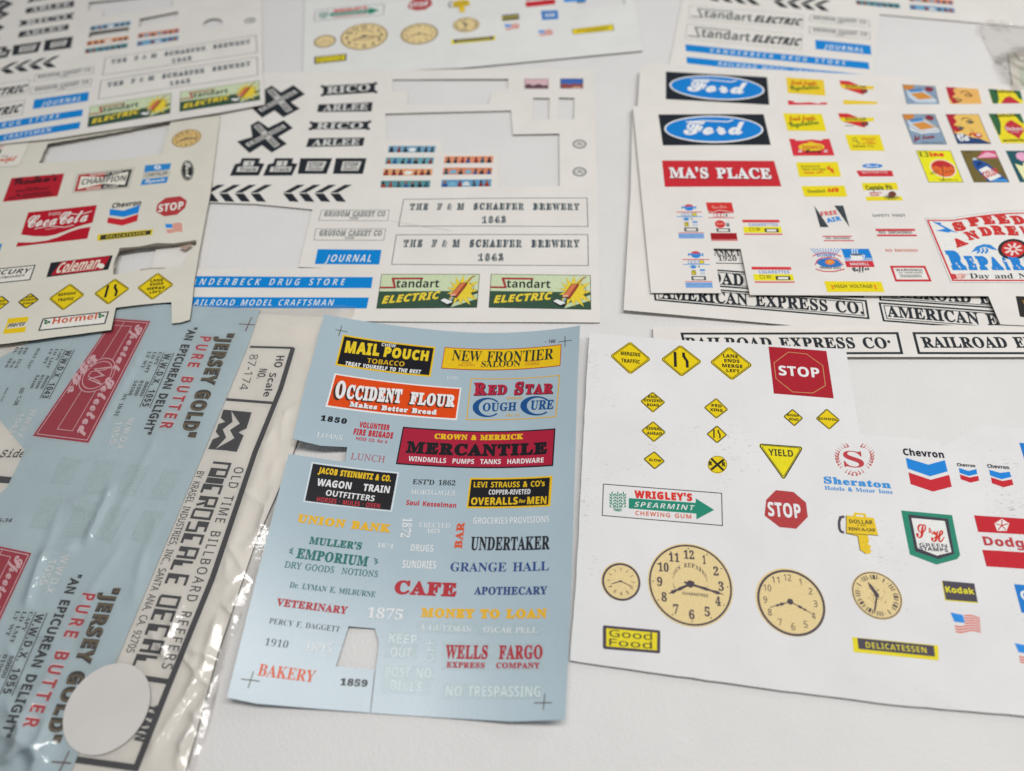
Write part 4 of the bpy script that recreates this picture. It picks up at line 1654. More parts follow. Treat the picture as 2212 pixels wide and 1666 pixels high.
    for t, x, y, h in LTR:
        d.text(t, 'B', '#BF2F2C', x, y + 4 + 6, x + 26, y + 8, h - 2, w=.05)
    for t, x, y, h, sl in [('A', 2068, 536, 24, -14), ('N', 2094, 520, 24, -8), ('D', 2122, 511, 24, -3), ('R', 2148, 508, 24, 0), ('E', 2178, 509, 24, 1), ('W', 2208, 512, 26, 4), ("S", 2244, 522, 24, 9)]:
        d.text(t, 'B', '#BF2F2C', x, y + 0, x + 25, y + sl * .6, h - 1, w=.05)
    for t, x0, x1, h in [('R', 2058, 2090, 47), ('E', 2094, 2114, 34), ('P', 2118, 2143, 34), ('A', 2144, 2170, 31), ('i', 2175, 2184, 31), ('R', 2190, 2216, 33), ('S', 2222, 2245, 33)]:
        d.text(t, 'B', '#1F7AC4', x0, 584, x1, 584, h, w=.06)
    d.text('Day and Night', 'B', '#34383A', 2096, 602, 2262, 602, 12, it=.15)
    tile(3, 1)
    d.poly('#BF3A3E', [(1580, 700), (1625, 705), (1640, 745), (1600, 748)], 2)
    d.poly('#D8B0A8', [(1620, 705), (1660, 695), (1700, 700), (1745, 708), (1700, 716), (1705, 735), (1680, 748), (1632, 742)], 2.4)
    for v in (714, 725, 736):
        d.line('#8A3A36', [(1668, v), (1702, v)], .2, 3)
    d.poly('#2A80C6', [(1755, 515), (1800, 465), (1860, 445), (1920, 450), (1985, 498), (1930, 490), (1880, 470), (1840, 475), (1815, 500)], 2)
    for x in (1815, 1850, 1885):
        d.line('#2A80C6', [(x, 480), (x + 12, 500), (x - 8, 525)], .8, 2)
    d.ell('#26292B', (2118, 490), 132, 90, 2, n=40)
    d.ell('#BF2F2C', (2118, 490), 102, 70, 3, n=36)
    for kk in range(8):
        a = kk * math.pi / 4 + .2
        d.line('#E2C8C2', [(2118 + 14 * math.cos(a), 490 + 10 * math.sin(a)), (2118 + 80 * math.cos(a), 490 + 55 * math.sin(a))], .9, 4)
    d.ell('#BF2F2C', (2118, 490), 20, 14, 5, n=14)
    d.done()
    tile()


w11, w10 = wave(21, .15), wave(22, .2)
h11 = plane3((1390, 152, 2.7), (2180, 185, 1.6), (1400, 300, 2.7))
h10 = plane3((1370, 232, 3.5), (2180, 225, 2.4), (1406, 633, 3.0))
fro = Sheet('roadside_sticker_sheet', 'front sheet of roadside advertisements, with a red diner board below its blue oval panel', 'sticker sheet',
            lambda x, y: h10(x, y) + w10(x, y), 'roadside advertisement sheets')
bak = Sheet('roadside_sticker_sheet', 'rear roadside advertisement sheet, only its top strip showing above the front copy', 'sticker sheet',
            lambda x, y: h11(x, y) + w11(x, y) * .5, 'roadside advertisement sheets', master=fro,
            fit=[((1422, 247.5), (1437, 157)), ((1649.5, 247), (1657, 166)), ((1665, 313.5), (1662, 222)), ((1432, 314.5), (1437, 215.5)),
                 ((1691.5, 245), (1698, 168)), ((1785, 284), (1785, 207)), ((1949, 247.5), (1949, 185)), ((2019, 247.5), (2020, 188))])
bak.body('sheet', [(1382, 152), (1402, 137), (1860, 161), (2165, 183), (2500, 206), (2500, 330), (1700, 330), (1390, 330), (1377, 232)], [], .18, CREAM, CREAM_EDGE)
bak.use_master = True
tile()


def road_top(s):
    """the part of the print that the front copy leaves in view"""
    d = Decal(s, 'motor_sign', 'black panel with blue oval and white script')
    d.quad([(1422, 247.5), (1649.5, 247), (1665, 313.5), (1432, 314.5)])
    d.rect('#20252C', 0, 0, 1, 1, 0)
    motor_oval(d, (.5, .49), .465, .44, 1)
    d.line('#DEE6EC', [(.25, .26), (.42, .22), (.64, .26), (.70, .20)], .8, 5, 'letters')
    d.done()
    tile(3, 0)
    d = box_sign(s, 'produce_sign', [(130, 980), (465, 985), (505, 1135), (170, 1130)], '#E8BC2C')
    d.free()
    d.text('fresh fruits', 'C', '#B83C18', 183, 1045, 415, 1042, 44, w=.045)
    d.text('Vegetables', 'C', '#3A6A22', 192, 1102, 445, 1075, 46, w=.05)
    d.done()
    d = Decal(s, 'tyre_sign')
    d.poly('#C32A2C', [(605, 980), (690, 982), (865, 1050), (835, 1105), (640, 1050), (618, 1015)], 0)
    d.poly('#E8BC2C', [(612, 1018), (915, 1018), (915, 1050), (640, 1052)], 1)
    d.ell('#3A3B3E', (838, 1072), 30, 19, 2, n=20, hole=.45)
    d.text('DUNLOP', 'S', '#2B2A22', 672, 1044, 852, 1044, 26)
    d.done()
    d = Decal(s, 'dairy_sign')
    d.poly('#C7303A', [(182, 1200), (230, 1202), (240, 1216), (300, 1216), (380, 1206), (460, 1216), (478, 1202), (530, 1200), (575, 1345), (218, 1348)], 0)
    d.done()
    box_sign(s, 'light_company_sign', [(665, 1165), (965, 1165), (1008, 1305), (712, 1303)], '#E8BC2C').done()
    tile()
    d = Decal(s, 'car_poster', 'grey blue poster with an orange and white car')
    d.quad([(1949, 247.5), (2019, 247.5), (2045, 312), (1973, 312)])
    d.rect('#7F93A8', 0, 0, 1, 1, 0)
    d.poly('#C07A32', [(0, 0), (.36, 0), (.30, .14), (.04, .2)], 1)
    d.poly('#B8C4CE', [(.08, .2), (.62, .14), (.95, .5), (.9, .62), (.3, .64), (.1, .45)], 1.4)
    d.poly('#4C86BE', [(.12, .18), (.55, .12), (.6, .22), (.2, .28)], 2)
    d.poly('#C8863A', [(.18, .33), (.58, .25), (.86, .45), (.4, .53)], 2.4)
    d.ell('#7E2C38', (.8, .12), .13, .09, 3)
    d.line('#2C3440', [(.12, .2), (.6, .13), (.95, .48)], .3, 3.2)
    d.line('#3A4450', [(0, 0), (1, 0), (1, 1), (0, 1)], .18, 4, closed=True)
    d.done()
    d = Decal(s, 'face_poster', 'poster of a woman with red hair')
    d.quad([(2043, 247.5), (2113, 247.5), (2140, 311), (2069, 311)])
    d.rect('#E0A85C', 0, 0, 1, 1, 0)
    d.poly('#A81F30', [(0, 0), (.34, 0), (.2, .1), (.25, .25), (.12, .36), (.3, .55), (.1, .62), (.02, .4)], 1)
    d.line('#4A2A1E', [(.42, .2), (.5, .12), (.62, .13), (.72, .2)], .5, 2)
    d.line('#2A2426', [(.52, .26), (.64, .22), (.76, .26), (.68, .31), (.55, .3)], .55, 2)
    d.line('#2A2426', [(.16, .42), (.26, .42), (.38, .46), (.3, .53), (.2, .5)], .6, 2)
    d.done()
    d = Decal(s, 'coffee_poster', 'yellow and green coffee poster with a red leaf badge')
    d.quad([(2135, 246), (2204, 246), (2231, 310), (2163.5, 310)])
    d.rect('#E2C922', 0, 0, 1, 1, 0)
    d.poly('#2C5E38', [(0, 0), (.28, 0), (.25, .35), (.1, .7), (.02, .75)], 1)
    d.poly('#2C5E38', [(.78, 0), (1, 0), (1, .35), (.9, .3)], 1)
    d.poly('#B42A34', [(.3, .48), (.45, .3), (.62, .22), (.86, .42), (.9, .58), (.72, .74), (.62, .86), (.5, .74), (.34, .64)], 1.4)
    d.text('BANANA', 'B', '#2A2F1C', .18, .12, .86, .1, .1, w=.03, l=3)
    d.done()


road_top(bak)
bak.use_master = False
fro.body('sheet', [(1367, 230), (1660, 227), (2212, 223.5), (2500, 222), (2500, 716), (2161, 701), (2135, 640), (1620, 637.5), (1600, 538), (1541, 537), (1558, 633.5), (1406, 633)], [], .18, CREAM, CREAM_EDGE)
road_art(fro)
d = Decal(fro, 'dark_picture')
d.quad([(2194, 640), (2270, 642), (2285, 700), (2203, 684)])
d.rect('#2C2A26', 0, 0, 1, 1, 0)
d.poly('#8A6A2A', [(.15, .2), (.9, .1), (.95, .8), (.3, .85)], 1)
d.done()

# ------------------------------------------------------------------ white cards of clocks and road signs
h3 = plane3((1274, 720, 2.9), (1827, 754, 2.9), (1231, 1427, 1.3))
w3 = wave(31, .18)
card = Sheet('traffic_sign_card', 'large white card on the right with yellow road signs and four tan clock faces', 'sticker card',
             lambda x, y: h3(x, y) + w3(x, y), 'white clock cards')
tile()
card.body('card', [(1274, 719), (1472, 735), (1608, 741.5), (1659, 745), (1827, 754), (1839, 833), (1858.5, 939), (2031, 951.5), (2029, 967), (2125, 920.5), (2212, 926), (2380, 936),
                   (2400, 1572), (2212, 1547), (1934, 1523), (1659, 1488), (1430, 1456), (1231, 1427), (1245, 1249), (1266, 833)], [], .55, WHITE, BOARD, jag=.12)


def clock_card_art(s, skip=()):
    tile(2, 1)
    if 'signs' not in skip:
        diamond(s, (1022, 1288), (1200, 1440), (1022, 1570), (848, 1410), MERGE)
        diamond(s, (1455, 1315), (1640, 1460), (1465, 1590), (1287, 1440), lane=True)
        diamond(s, (1875, 1330), (2078, 1490), (1900, 1622), (1710, 1465), LANE4)
        tile(2, 2)
        sm = dict(thick=.22)
        diamond(s, (1215, 55), (1325, 145), (1217, 235), (1108, 135), [('END', -.36, .36, .36, .26), ('DIVIDED', -.7, .74, -.0, .26), ('ROAD', -.45, .5, -.42, .26)], **sm)
        diamond(s, (1765, 108), (1868, 208), (1765, 287), (1657, 190), [('PED', -.38, .46, .12, .28), ('XING', -.5, .54, -.3, .28)], **sm)
        diamond(s, (1220, 308), (1330, 405), (1225, 490), (1115, 390), [('SIGNAL', -.58, .66, .14, .28), ('AHEAD', -.55, .68, -.32, .28)], **sm)
        diamond(s, (1772, 345), (1858, 427), (1772, 500), (1680, 420), lane=True, **sm)
        diamond(s, (1230, 568), (1322, 655), (1232, 725), (1135, 635), [('SLOW', -.5, .64, -.14, .28)], **sm)
        d = Decal(s, 'rail_crossing_sign', 'round yellow sign with a black cross')
        d.ell(SIGN, (1775, 684), 84, 76, 0)
        d.ell('#23221C', (1775, 682), 82, 73, 1, hole=.95)
        d.line('#23221C', [(1722, 632), (1828, 735)], .8, 2)
        d.line('#23221C', [(1830, 640), (1720, 728)], .8, 2.4)
        d.text('R', 'S', '#23221C', 1702, 690, 1732, 693, 36, w=.04)
        d.text('R', 'S', '#23221C', 1815, 697, 1846, 700, 36, w=.04)
        d.done()
        tile(3, 2)
        diamond(s, (212, 203), (303, 283), (228, 352), (132, 268), [('ROUGH', -.6, .55, .1, .28), ('ROAD', -.45, .5, -.36, .28)], **sm)
        diamond(s, (507, 200), (622, 298), (530, 382), (412, 285), [('SCHOOL', -.78, .8, -.1, .22)], **sm)
        tile()
        d = Decal(s, 'yield_sign', 'yellow triangle reading YIELD')
        tri = [(1643, 959), (1730, 965.5), (1732.5, 968), (1732, 972), (1696, 1032), (1693, 1034.5), (1690, 1033), (1641, 965), (1641, 961)]
        cc = (1690, 986)
        d.poly('#E3CC1A', [(cc[0] + (x - cc[0]) * 1.02, cc[1] + (y - cc[1]) * 1.02) for x, y in tri], 0)
        d.line('#35332A', [(cc[0] + (x - cc[0]) * .97, cc[1] + (y - cc[1]) * .97) for x, y in tri], .42, 1, closed=True)
        d.line('#35332A', [(cc[0] + (x - cc[0]) * .87, cc[1] + (y - cc[1]) * .87) for x, y in tri], .2, 1, closed=True)
        d.text('YIELD', 'S', '#35332A', 1661, 984, 1714, 987.5, 14.5)
        d.done()
        d = Decal(s, 'stop_square', 'large red square with a white STOP in an octagon')
        d.poly('#A01D2A', [(1660, 749), (1785, 758.4), (1801, 860.9), (1671.5, 850.4)], 0)
        oc = [(1703, 761), (1742, 765), (1777, 790), (1783, 833), (1756, 849.5), (1712, 847), (1676, 818), (1672, 784)]
        d.line('#C2A06A', oc, .2, 1, closed=True)
        d.text('STOP', 'S', '#E6E2E0', 1683, 811, 1771.5, 816.5, 21, w=.006)
        d.done()
    tile(2, 2)
    d = Decal(s, 'chewing_gum_sign', 'framed white sign with a green arrow and red lettering')
    d.line('#35353C', [(790, 852), (1811, 931), (1818, 1210), (780, 1123)], .3, 0, closed=True)
    d.poly('#1F8068', [(1010, 973), (1588, 1014), (1587, 975), (1747, 1075), (1594, 1157), (1592, 1107), (1008, 1062)], 0)
    for sx in (-1, 0, 1):
        bx = 914 + sx * 48
        d.line('#1F8068', [(912 + sx * 6, 1085), (bx + sx * 8, 1010), (bx, 930)], .22, 0)
        for k in range(5):
            y = 945 + 25 * k
            for w_s in (-1, 1):
                d.poly('#1F8068', [(bx + w_s * 3, y + 12), (bx + w_s * 14, y - 8), (bx + w_s * 26, y - 12), (bx + w_s * 20, y + 6)], 0)
        d.poly('#1F8068', [(bx - 8, 935), (bx, 912), (bx + 8, 935)], 0)
    for k in range(2):
        d.line('#1F8068', [(872 + 6 * k, 1066 + 12 * k), (912, 1072 + 12 * k), (952 - 6 * k, 1072 + 12 * k)], .25, 0)
    d.text("WRIGLEY'S", 'S', '#CC2C22', 1058, 972, 1560, 1001, 66, w=.03)
    d.text('SPEARMINT', 'S', '#DCE6E2', 1055, 1048, 1566, 1080, 44, it=.3, track=.06, w=-.01)
    d.text('CHEWING GUM', 'N', '#CC5A3A', 1066, 1119, 1550, 1152, 36, w=.016, track=.05)
    d.done()
    tile()
    octagon(s, [(1676, 1059), (1714, 1063), (1741, 1086), (1745, 1117), (1720, 1142.5), (1684, 1139), (1651.5, 1114), (1655, 1080)], ('STOP', 'S', '#E6DEDC', 1660, 1115, 1731.5, 1120.5, 31))
    # clocks
    clock(s, (1341, 1256), (1382.5, 1259.5), 'bar', [(112, .72, .024, 0), (250, .55, .03, 0)])
    clock(s, (1491, 1262), (1581, 1269), 'arabic', [(104, .84, .034, 1), (242, .62, .036, 1)])
    clock(s, (1707, 1300), (1780.5, 1306), 'thin', [(117, .72, .03, 2), (250, .66, .034, 2)])
    clock(s, (1894, 1286), (1947, 1291), 'roman', [(196, .86, .04, 0), (-28, .6, .075, 0)])
    tile(2, 3)
    d = Decal(s, 'diner_sign', 'yellow sign in a thick dark frame')
    d.quad([(785, 405), (1282, 450), (1280, 650), (785, 610)])
    d.poly('#4A414B', [(.02, 0), (.98, 0), (1, .06), (1, .94), (.98, 1), (.02, 1), (0, .94), (0, .06)], 0)
    d.poly('#DECA26', [(.06, .12), (.945, .12), (.945, .88), (.06, .88)], 1)
    d.text('Good', 'N', '#5A5230', .11, .46, .86, .46, .30, w=.006)
    d.text('Food', 'N', '#5A5230', .11, .83, .86, .83, .29, w=.006)
    d.done()
    tile(3, 3)
    d = Decal(s, 'delicatessen_sign', 'dark bar with yellow edge and yellow lettering')
    d.poly('#DECA26', [(728, 508), (1470, 580), (1474, 710), (740, 637)], 0)
    d.poly('#4A444E', [(770, 515), (1432, 583), (1443, 677), (782, 610)], 1)
    d.text('DELICATESSEN', 'S', '#D9CB3A', 848, 600, 1372, 647, 52, track=.04, w=-.008)
    d.done()
    d = Decal(s, 'film_sign', 'black sign with yellow lettering')
    d.poly('#DECA26', [(1501, 22), (1776, 46), (1811, 216), (1530, 192)], 0)
    d.poly('#4A444E', [(1505, 20), (1782, 45), (1812, 207), (1536, 184)], 1)
    d.text('Kodak', 'S', '#DCD02E', 1540, 122, 1786, 140, 54, w=.01)
    d.done()
    flag(s, [(1585, 305), (1830, 335), (1838, 465), (1610, 460)])
    if 'right' not in skip:
        flag(s, [(2140, 570), (2385, 600), (2393, 730), (2165, 722)])
        d = Decal(s, 'motor_group_sign', 'blue sign with white lettering')
        d.poly('#1E74C0', [(2125, 50), (2420, 75), (2470, 320), (2190, 297)], 0)
        d.text('GM', 'S', '#E4E8EE', 2195, 190, 2420, 205, 90)
        d.done()
        tile(3, 2)
        d = Decal(s, 'blue_sign')
        d.poly('#1E74C0', [(2170, 495), (2420, 515), (2450, 660), (2215, 640)], 0)
        d.done()
    tile(3, 2)
    d = Decal(s, 'car_dealer_sign', 'two red bands with red lettering between')
    d.poly('#B9222E', [(1780, 1122), (2272, 1155), (2302, 1292), (1815, 1265)], 0)
    pen = [(2020 + 68 * math.sin(k * 1.2566), 1210 - 58 * math.cos(k * 1.2566)) for k in range(5)]
    d.poly('#E0D8D4', pen, 1)
    for p in pen:
        d.line('#B9222E', [(2020, 1210), (2020 + (p[0] - 2020) * .85, 1210 + (p[1] - 1210) * .85)], .3, 2)
    d.poly('#B9222E', [(1850, 1420), (2350, 1450), (2370, 1595), (1887, 1563)], 0)
    d.text('Dodge', 'S', '#B23A42', 1870, 1380, 2310, 1408, 80, w=.01)
    d.done()
    d = Decal(s, 'key_sign', 'yellow key and suitcase sign with a telephone handset')
    d.poly('#DDB92A', [(675, 1122), (915, 1145), (952, 1296), (862, 1290), (873, 1350), (862, 1370), (892, 1390), (880, 1412), (893, 1432), (882, 1452), (845, 1456), (795, 1422), (775, 1302), (676, 1278)], 0)
    d.poly('#DDB92A', [(735, 1126), (745, 1097), (842, 1106), (852, 1138), (832, 1136), (822, 1120), (765, 1116), (757, 1130)], .4)
    d.line('#5A502E', [(676, 1278), (775, 1302), (795, 1422), (845, 1456)], .22, 1)
    d.line('#5A502E', [(952, 1296), (676, 1278), (675, 1122)], .22, 1)
    d.line('#4A4650', [(660, 1132), (625, 1140), (614, 1180), (616, 1235), (630, 1262), (658, 1272)], .85, 1)
    d.text('DOLLAR', 'S', '#4F4832', 705, 1190, 908, 1200, 34)
    d.text('RENT-A-CAR', 'S', '#4F4832', 700, 1252, 930, 1264, 28)
    d.text('A DAY', 'S', '#4F4832', 770, 1213, 850, 1216, 10)
    d.done()
    if 'right' in skip:
        tile()
        return
    chevron(s, (1172, 602, 1525, 628, 60), [(1190, 625), (1385, 684), (1528, 645), (1552, 742), (1400, 785), (1208, 718)], [(1213, 750), (1405, 815), (1565, 772), (1588, 875), (1425, 917), (1232, 852)])
    chevron(s, (1635, 697, 1793, 708, 28), [(1648, 712), (1733, 738), (1800, 722), (1808, 765), (1735, 782), (1655, 755)], [(1657, 768), (1742, 795), (1815, 780), (1825, 822), (1750, 840), (1665, 810)])
    chevron(s, (1898, 710, 2087, 725, 32), [(1910, 728), (2005, 755), (2088, 745), (2102, 790), (2018, 810), (1920, 778)], [(1925, 793), (2025, 825), (2108, 810), (2120, 858), (2035, 880), (1935, 845)])
    d = Decal(s, 'hotel_sign', 'red laurel wreath round an S over blue lettering')
    for sg in (-1, 1):
        for k in range(15):
            a = math.radians(90 - sg * (18 + k * 10.7))
            cx, cy = 748 + 152 * math.cos(a) * 1.0, 645 - 126 * math.sin(a)
            tx, ty = math.sin(a) * sg * -1, -math.cos(a) * sg * -1
            nx, ny = math.cos(a), -math.sin(a)
            for o in (-1, 1):
                d.poly('#B04A44', [(cx, cy), (cx + 12 * tx * -1 + o * nx * 15, cy - 12 * ty * 1 + o * ny * 15), (cx + tx * -30 + o * nx * 20, cy - ty * 30 + o * ny * 20), (cx + tx * -22 + o * nx * 3, cy - ty * 22 + o * ny * 3)], 0)
    d.text('S', 'B', '#B23A3E', 662, 700, 838, 712, 140, w=.0, l=1)
    d.text('Sheraton', 'B', '#3A8ACC', 485, 845, 1066, 890, 60, w=.02)
    d.text('Hotels & Motor Inns', 'B', '#3A8ACC', 492, 900, 1078, 937, 34)
    d.done()
    d = Decal(s, 'stamp_shield', 'green and black shield with red script')
    d.poly('#2A8068', [(1150, 1080), (1590, 1120), (1660, 1465), (1635, 1500), (1455, 1548), (1225, 1460)], 0)
    d.poly('#3E3A44', [(1210, 1115), (1555, 1152), (1608, 1455), (1470, 1500), (1270, 1432)], 1)
    d.poly('#DCDAD6', [(1238, 1145), (1527, 1172), (1584, 1440), (1460, 1470), (1292, 1405)], 2)
    d.text('S', 'C', '#C23026', 1285, 1318, 1392, 1324, 128, w=.012)
    d.text('&', 'S', '#C23026', 1388, 1272, 1420, 1276, 44, w=.0)
    d.text('H', 'C', '#C23026', 1412, 1350, 1538, 1360, 112, w=.014)
    d.text('GREEN', 'S', '#4A4650', 1310, 1390, 1550, 1403, 32)
    d.text('STAMPS', 'S', '#4A4650', 1310, 1422, 1558, 1440, 32, w=.02)
    d.done()
    tile()


clock_card_art(card)

# the copy at the top, cut away on its left and above
w8 = wave(41, .1)
far = Sheet('traffic_sign_card', 'far white card at the top centre, its tan clock faces blurred', 'sticker card',
            lambda x, y: 0.9 + w8(x, y), 'white clock cards', master=card,
            fit=[((1491, 1262), (787, 79)), ((1707, 1300), (904, 73)), ((1894, 1286), (1007, 54)), ((1341, 1256), (701, 89)), ((1302, 1350.6), (680.5, 124)), ((1426.5, 1362), (747, 117.5)),
                 ((1303.5, 1045.9), (683, 21)), ((1558.5, 1065.4), (828, 9)), ((1841, 1376), (977, 85)), ((2027, 1426), (1068, 87.5))])
far.body('card', [(660, -30), (654, 160), (1000, 147), (1388, 110), (1366, -30)], [[(1248, 20), (1350, 9), (1346, -18), (1244, -8)]], .5, paper('far white card face', '#D2D2CF', .55), BOARD)
far.use_master = True
clock_card_art(far, skip=('signs', 'right'))
far.use_master = False
tile(2, 0)
d = box_sign(far, 'motor_group_sign', [(250, 95), (395, 90), (400, 165), (262, 175)], '#2C74B8', label='small blue sign with white lettering')
d.text('GM', 'S', '#DCE4EC', .2, .72, .8, .72, .4)
d.done()
d = box_sign(far, 'yellow_pages_sign', [(520, 255), (870, 212), (880, 262), (530, 298)], '#DCC422', '#6A6428', .4, label='yellow sign with dark border')
for k in range(14):
    d.rect('#8A4A22' if k < 8 else '#4A4A2A', .1 + .058 * k, .3, .14 + .058 * k, .55, 1)
d.rect('#5A5A2A', .3, .68, .8, .78, 1)
d.done()
flag(far, [(230, 268), (350, 258), (352, 302), (232, 312)])
d = Decal(far, 'blue_sign')
d.poly('#3A86CC', [(440, -60), (635, -60), (640, 10), (450, 20)], 0)
d.done()
tile()

# ------------------------------------------------------------------ wrapped packet at the far right


pw_, pv_ = wave(81, 1.3, 30), wave(82, .5, 11)


def packet_film(x, y):
    return max(1.1, 2.6 + pw_(x, y) * 2.0 + pv_(x, y) * 1.6)


def packet():
    """clear bag with a white card in it, at the edge of the picture"""
    h = lambda x, y: 1.0
    s = Sheet('wrapped_packet', 'clear plastic packet with a white card inside, at the right edge', 'packet', h)
    s.body('card_insert', [(2178, 118), (2330, 100), (2360, 300), (2205, 300)], [], .5, paper('insert card', '#D2CCC0', .6), CREAM_EDGE)
    d = Decal(s, 'lettering')
    tile(3, 0)
    for a, b in (((2130, 460), (2175, 530)), ((2175, 530), (2320, 515))):
        d.line('#3A3C40', [a, b], .6, 0)
    d.poly('#B6C0A8', [(2160, 575), (2330, 560), (2400, 720), (2190, 760)], 0)
    d.done()
    tile()
    film(s, [(2111, 56), (2160, 50), (2350, 70), (2400, 330), (2206, 240)], packet_film, 1.6, 3, milky=True)
    return s


packet()

# ------------------------------------------------------------------ yellowed card on the left
h4 = plane3((20, 440, 3.3), (450, 420, 2.1), (240, 712, 3.4))
w4 = wave(51, .2)
sco = Sheet('sticker_card', 'yellowed card of product signs on the left with torn openings, lying over the plastic bag', 'sticker card',
            lambda x, y: h4(x, y) + w4(x, y))
sco.body('card', [(-300, 372), (-70, 331), (104, 300), (300, 270), (476, 250), (455, 416), (436, 516), (422, 596), (410, 691), (390, 697), (371, 699), (370, 653), (330, 656), (250, 665), (246, 685), (240, 713), (0, 744), (-80, 754), (-300, 784)],
         [[(104, 311), (240, 288), (368, 264), (348, 333), (330, 334), (262, 345), (190, 346), (84, 353)],
          [(257, 541), (265, 538), (300, 534), (350, 529), (400, 525), (425, 523.5), (393, 578), (357, 579), (302, 583), (246, 594), (247, 584), (252, 556)]], .42, TAN, TORN, jag=.12, hole_jag=.3)
tile(0, 1)
d = Decal(sco, 'torn_fibre', 'ragged grey board along the torn opening', base=0.05)
rr_ = random.Random(9)
up_e = [(1030, 512), (1060, 500), (1200, 480), (1350, 467), (1500, 455), (1640, 440), (1695, 432)]
d.poly('#6E655B', up_e + [(x, y - rr_.uniform(14, 34)) for x, y in up_e[::-1]], 0)
lf = [(1030, 512), (1012, 560), (992, 620), (985, 700)]
d.poly('#8A8176', lf + [(x - rr_.uniform(6, 16), y) for x, y in lf[::-1]], 0)
lo = [(1210, 662), (1300, 650), (1390, 648), (1430, 645)]
d.poly('#A39A88', lo + [(x, y + rr_.uniform(6, 14)) for x, y in lo[::-1]], 0)
d.poly('#A08C7C', [(1545, 470), (1640, 445), (1668, 452), (1600, 500)], 1)
d.done()
tile()


def product_art(s):
    tile()
    d = Decal(s, 'restaurant_sign', 'red board with black script')
    d.poly('#A8202E', [(25, 385), (139, 375), (124.5, 424), (6, 436.5)], 0)
    d.text("VonMow's", 'C', '#2A1A1E', 27, 401, 122, 391, 17, w=.045)
    d.text('Fine', 'S', '#3A1A20', 58, 409, 80, 407, 4)
    d.text('RESTAURANT', 'S', '#3A1A20', 34, 416, 108, 409, 5)
    d.text('& Cocktails', 'S', '#3A1A20', 34, 424, 108, 417, 5)
    d.text('AIR CONDITIONED', 'S', '#3A1A20', 16, 431, 112, 422, 5)
    d.done()
    d = Decal(s, 'spark_plug_sign', 'framed sign with a red and black hourglass border')
    q = [(167.5, 376), (290, 363), (277.5, 406), (156, 417)]
    d.quad(q)
    d.line('#7A7A76', [(0, 0), (1, 0), (1, 1), (0, 1)], .2, 2, closed=True)
    d.poly('#A8302E', [(.03, .06), (.5, .06), (.5, .94), (.03, .94)], 0)
    d.poly('#2A2C2E', [(.5, .06), (.97, .06), (.97, .94), (.5, .94)], 0)
    d.poly('#DAD6CA', [(.08, .16), (.5, .33), (.92, .16), (.92, .84), (.5, .67), (.08, .84)], 1)
    d.text('CHAMPION', 'S', '#2A2C2E', .12, .62, .9, .62, .3)
    d.text('EQUIPPED WITH', 'S', '#DAD6CA', .24, .21, .8, .21, .12)
    d.text('SPARK PLUGS', 'S', '#DAD6CA', .24, .92, .8, .92, .13)
    d.done()
    tile(0, 0)
    d = Decal(s, 'car_maker_sign', 'blue and white sign of three bands')
    d.poly('#2A7FC0', [(1255, 1430), (1480, 1412), (1466, 1465), (1245, 1490)], 0)
    d.poly('#2A7FC0', [(1232, 1552), (1455, 1527), (1440, 1580), (1214, 1602)], 0)
    d.line('#6A6E70', [(1243, 1495), (1470, 1474), (1460, 1518), (1235, 1542)], .2, 0, closed=True)
    d.ell('#D6DCE2', (1362, 1448), 30, 18, 1, n=16, hole=.4)
    d.text('CHRYSLER', 'S', '#3E4448', 1252, 1532, 1448, 1508, 28)
    d.text('Plymouth', 'C', '#D6DCE2', 1250, 1584, 1420, 1566, 30, w=.02)
    d.done()
    d = Decal(s, 'oval_badge', 'upright black oval with white script')
    d.ell('#25292A', (1620, 1475), 55, 88, 0, n=30)
    d.ell('#C9C6BC', (1620, 1475), 48, 80, 1, n=30, hole=.94)
    d.text('Ford', 'C', '#D2CFC6', 1600, 1410, 1606, 1545, 46, w=.03)
    d.done()
    d = Decal(s, 'paper_label', 'pale label with a thin edge line and red lettering')
    d.poly('#D6D2C8', [(-120, 1228), (262, 1216), (215, 1330), (170, 1430), (-140, 1456)], 0)
    d.line('#9A948A', [(-120, 1228), (262, 1216), (215, 1330), (172, 1422), (150, 1436), (-140, 1456)], .2, 1, closed=True)
    d.text('transcript', 'C', '#C2502E', -190, 1412, 130, 1392, 54, w=.03)
    d.text('the', 'B', '#C2502E', -20, 1282, 34, 1274, 18)
    d.line('#4A4A46', [(8, 1290), (-4, 1330)], .9, 1)
    d.text('your story', 'C', '#4A4A46', -60, 1364, 70, 1354, 22)
    d.done()
    tile(0, 1)
    d = Decal(s, 'soft_drink_sign', 'red sign with white script and a white wave')
    d.poly('#AB1628', [(245, 170), (838, 107), (800, 258), (740, 274), (650, 300), (560, 335), (470, 365), (400, 377), (300, 376), (182, 362)], 0)
    d.poly('#AB1628', [(152, 430), (280, 430), (400, 415), (500, 385), (600, 340), (690, 310), (782, 295), (755, 397), (600, 415), (300, 448), (140, 468)], 0)
    d.text('Enjoy', 'S', '#DDCFC8', 420, 200, 525, 187, 30, w=-.015)
    d.text('Coca', 'C', '#E3D6CF', 222, 306, 485, 278, 112, w=.012)
    d.text('Cola', 'C', '#E3D6CF', 498, 278, 750, 250, 116, w=.012)
    d.line('#E3D6CF', [(300, 315), (420, 290), (560, 300), (640, 280)], .45, 3, 'letters')
    d.line('#E3D6CF', [(590, 180), (680, 190), (760, 172), (795, 160)], .5, 3, 'letters')
    d.text('TRADEMARK', 'N', '#DDB8B0', 388, 322, 488, 312, 10, w=.02)
    d.done()
    chevron(s, (965, 135, 1215, 108, 46), [(950, 140), (1065, 156), (1212, 106), (1195, 175), (1070, 210), (945, 195)], [(935, 214), (1055, 231), (1195, 185), (1185, 245), (1055, 285), (925, 262)])
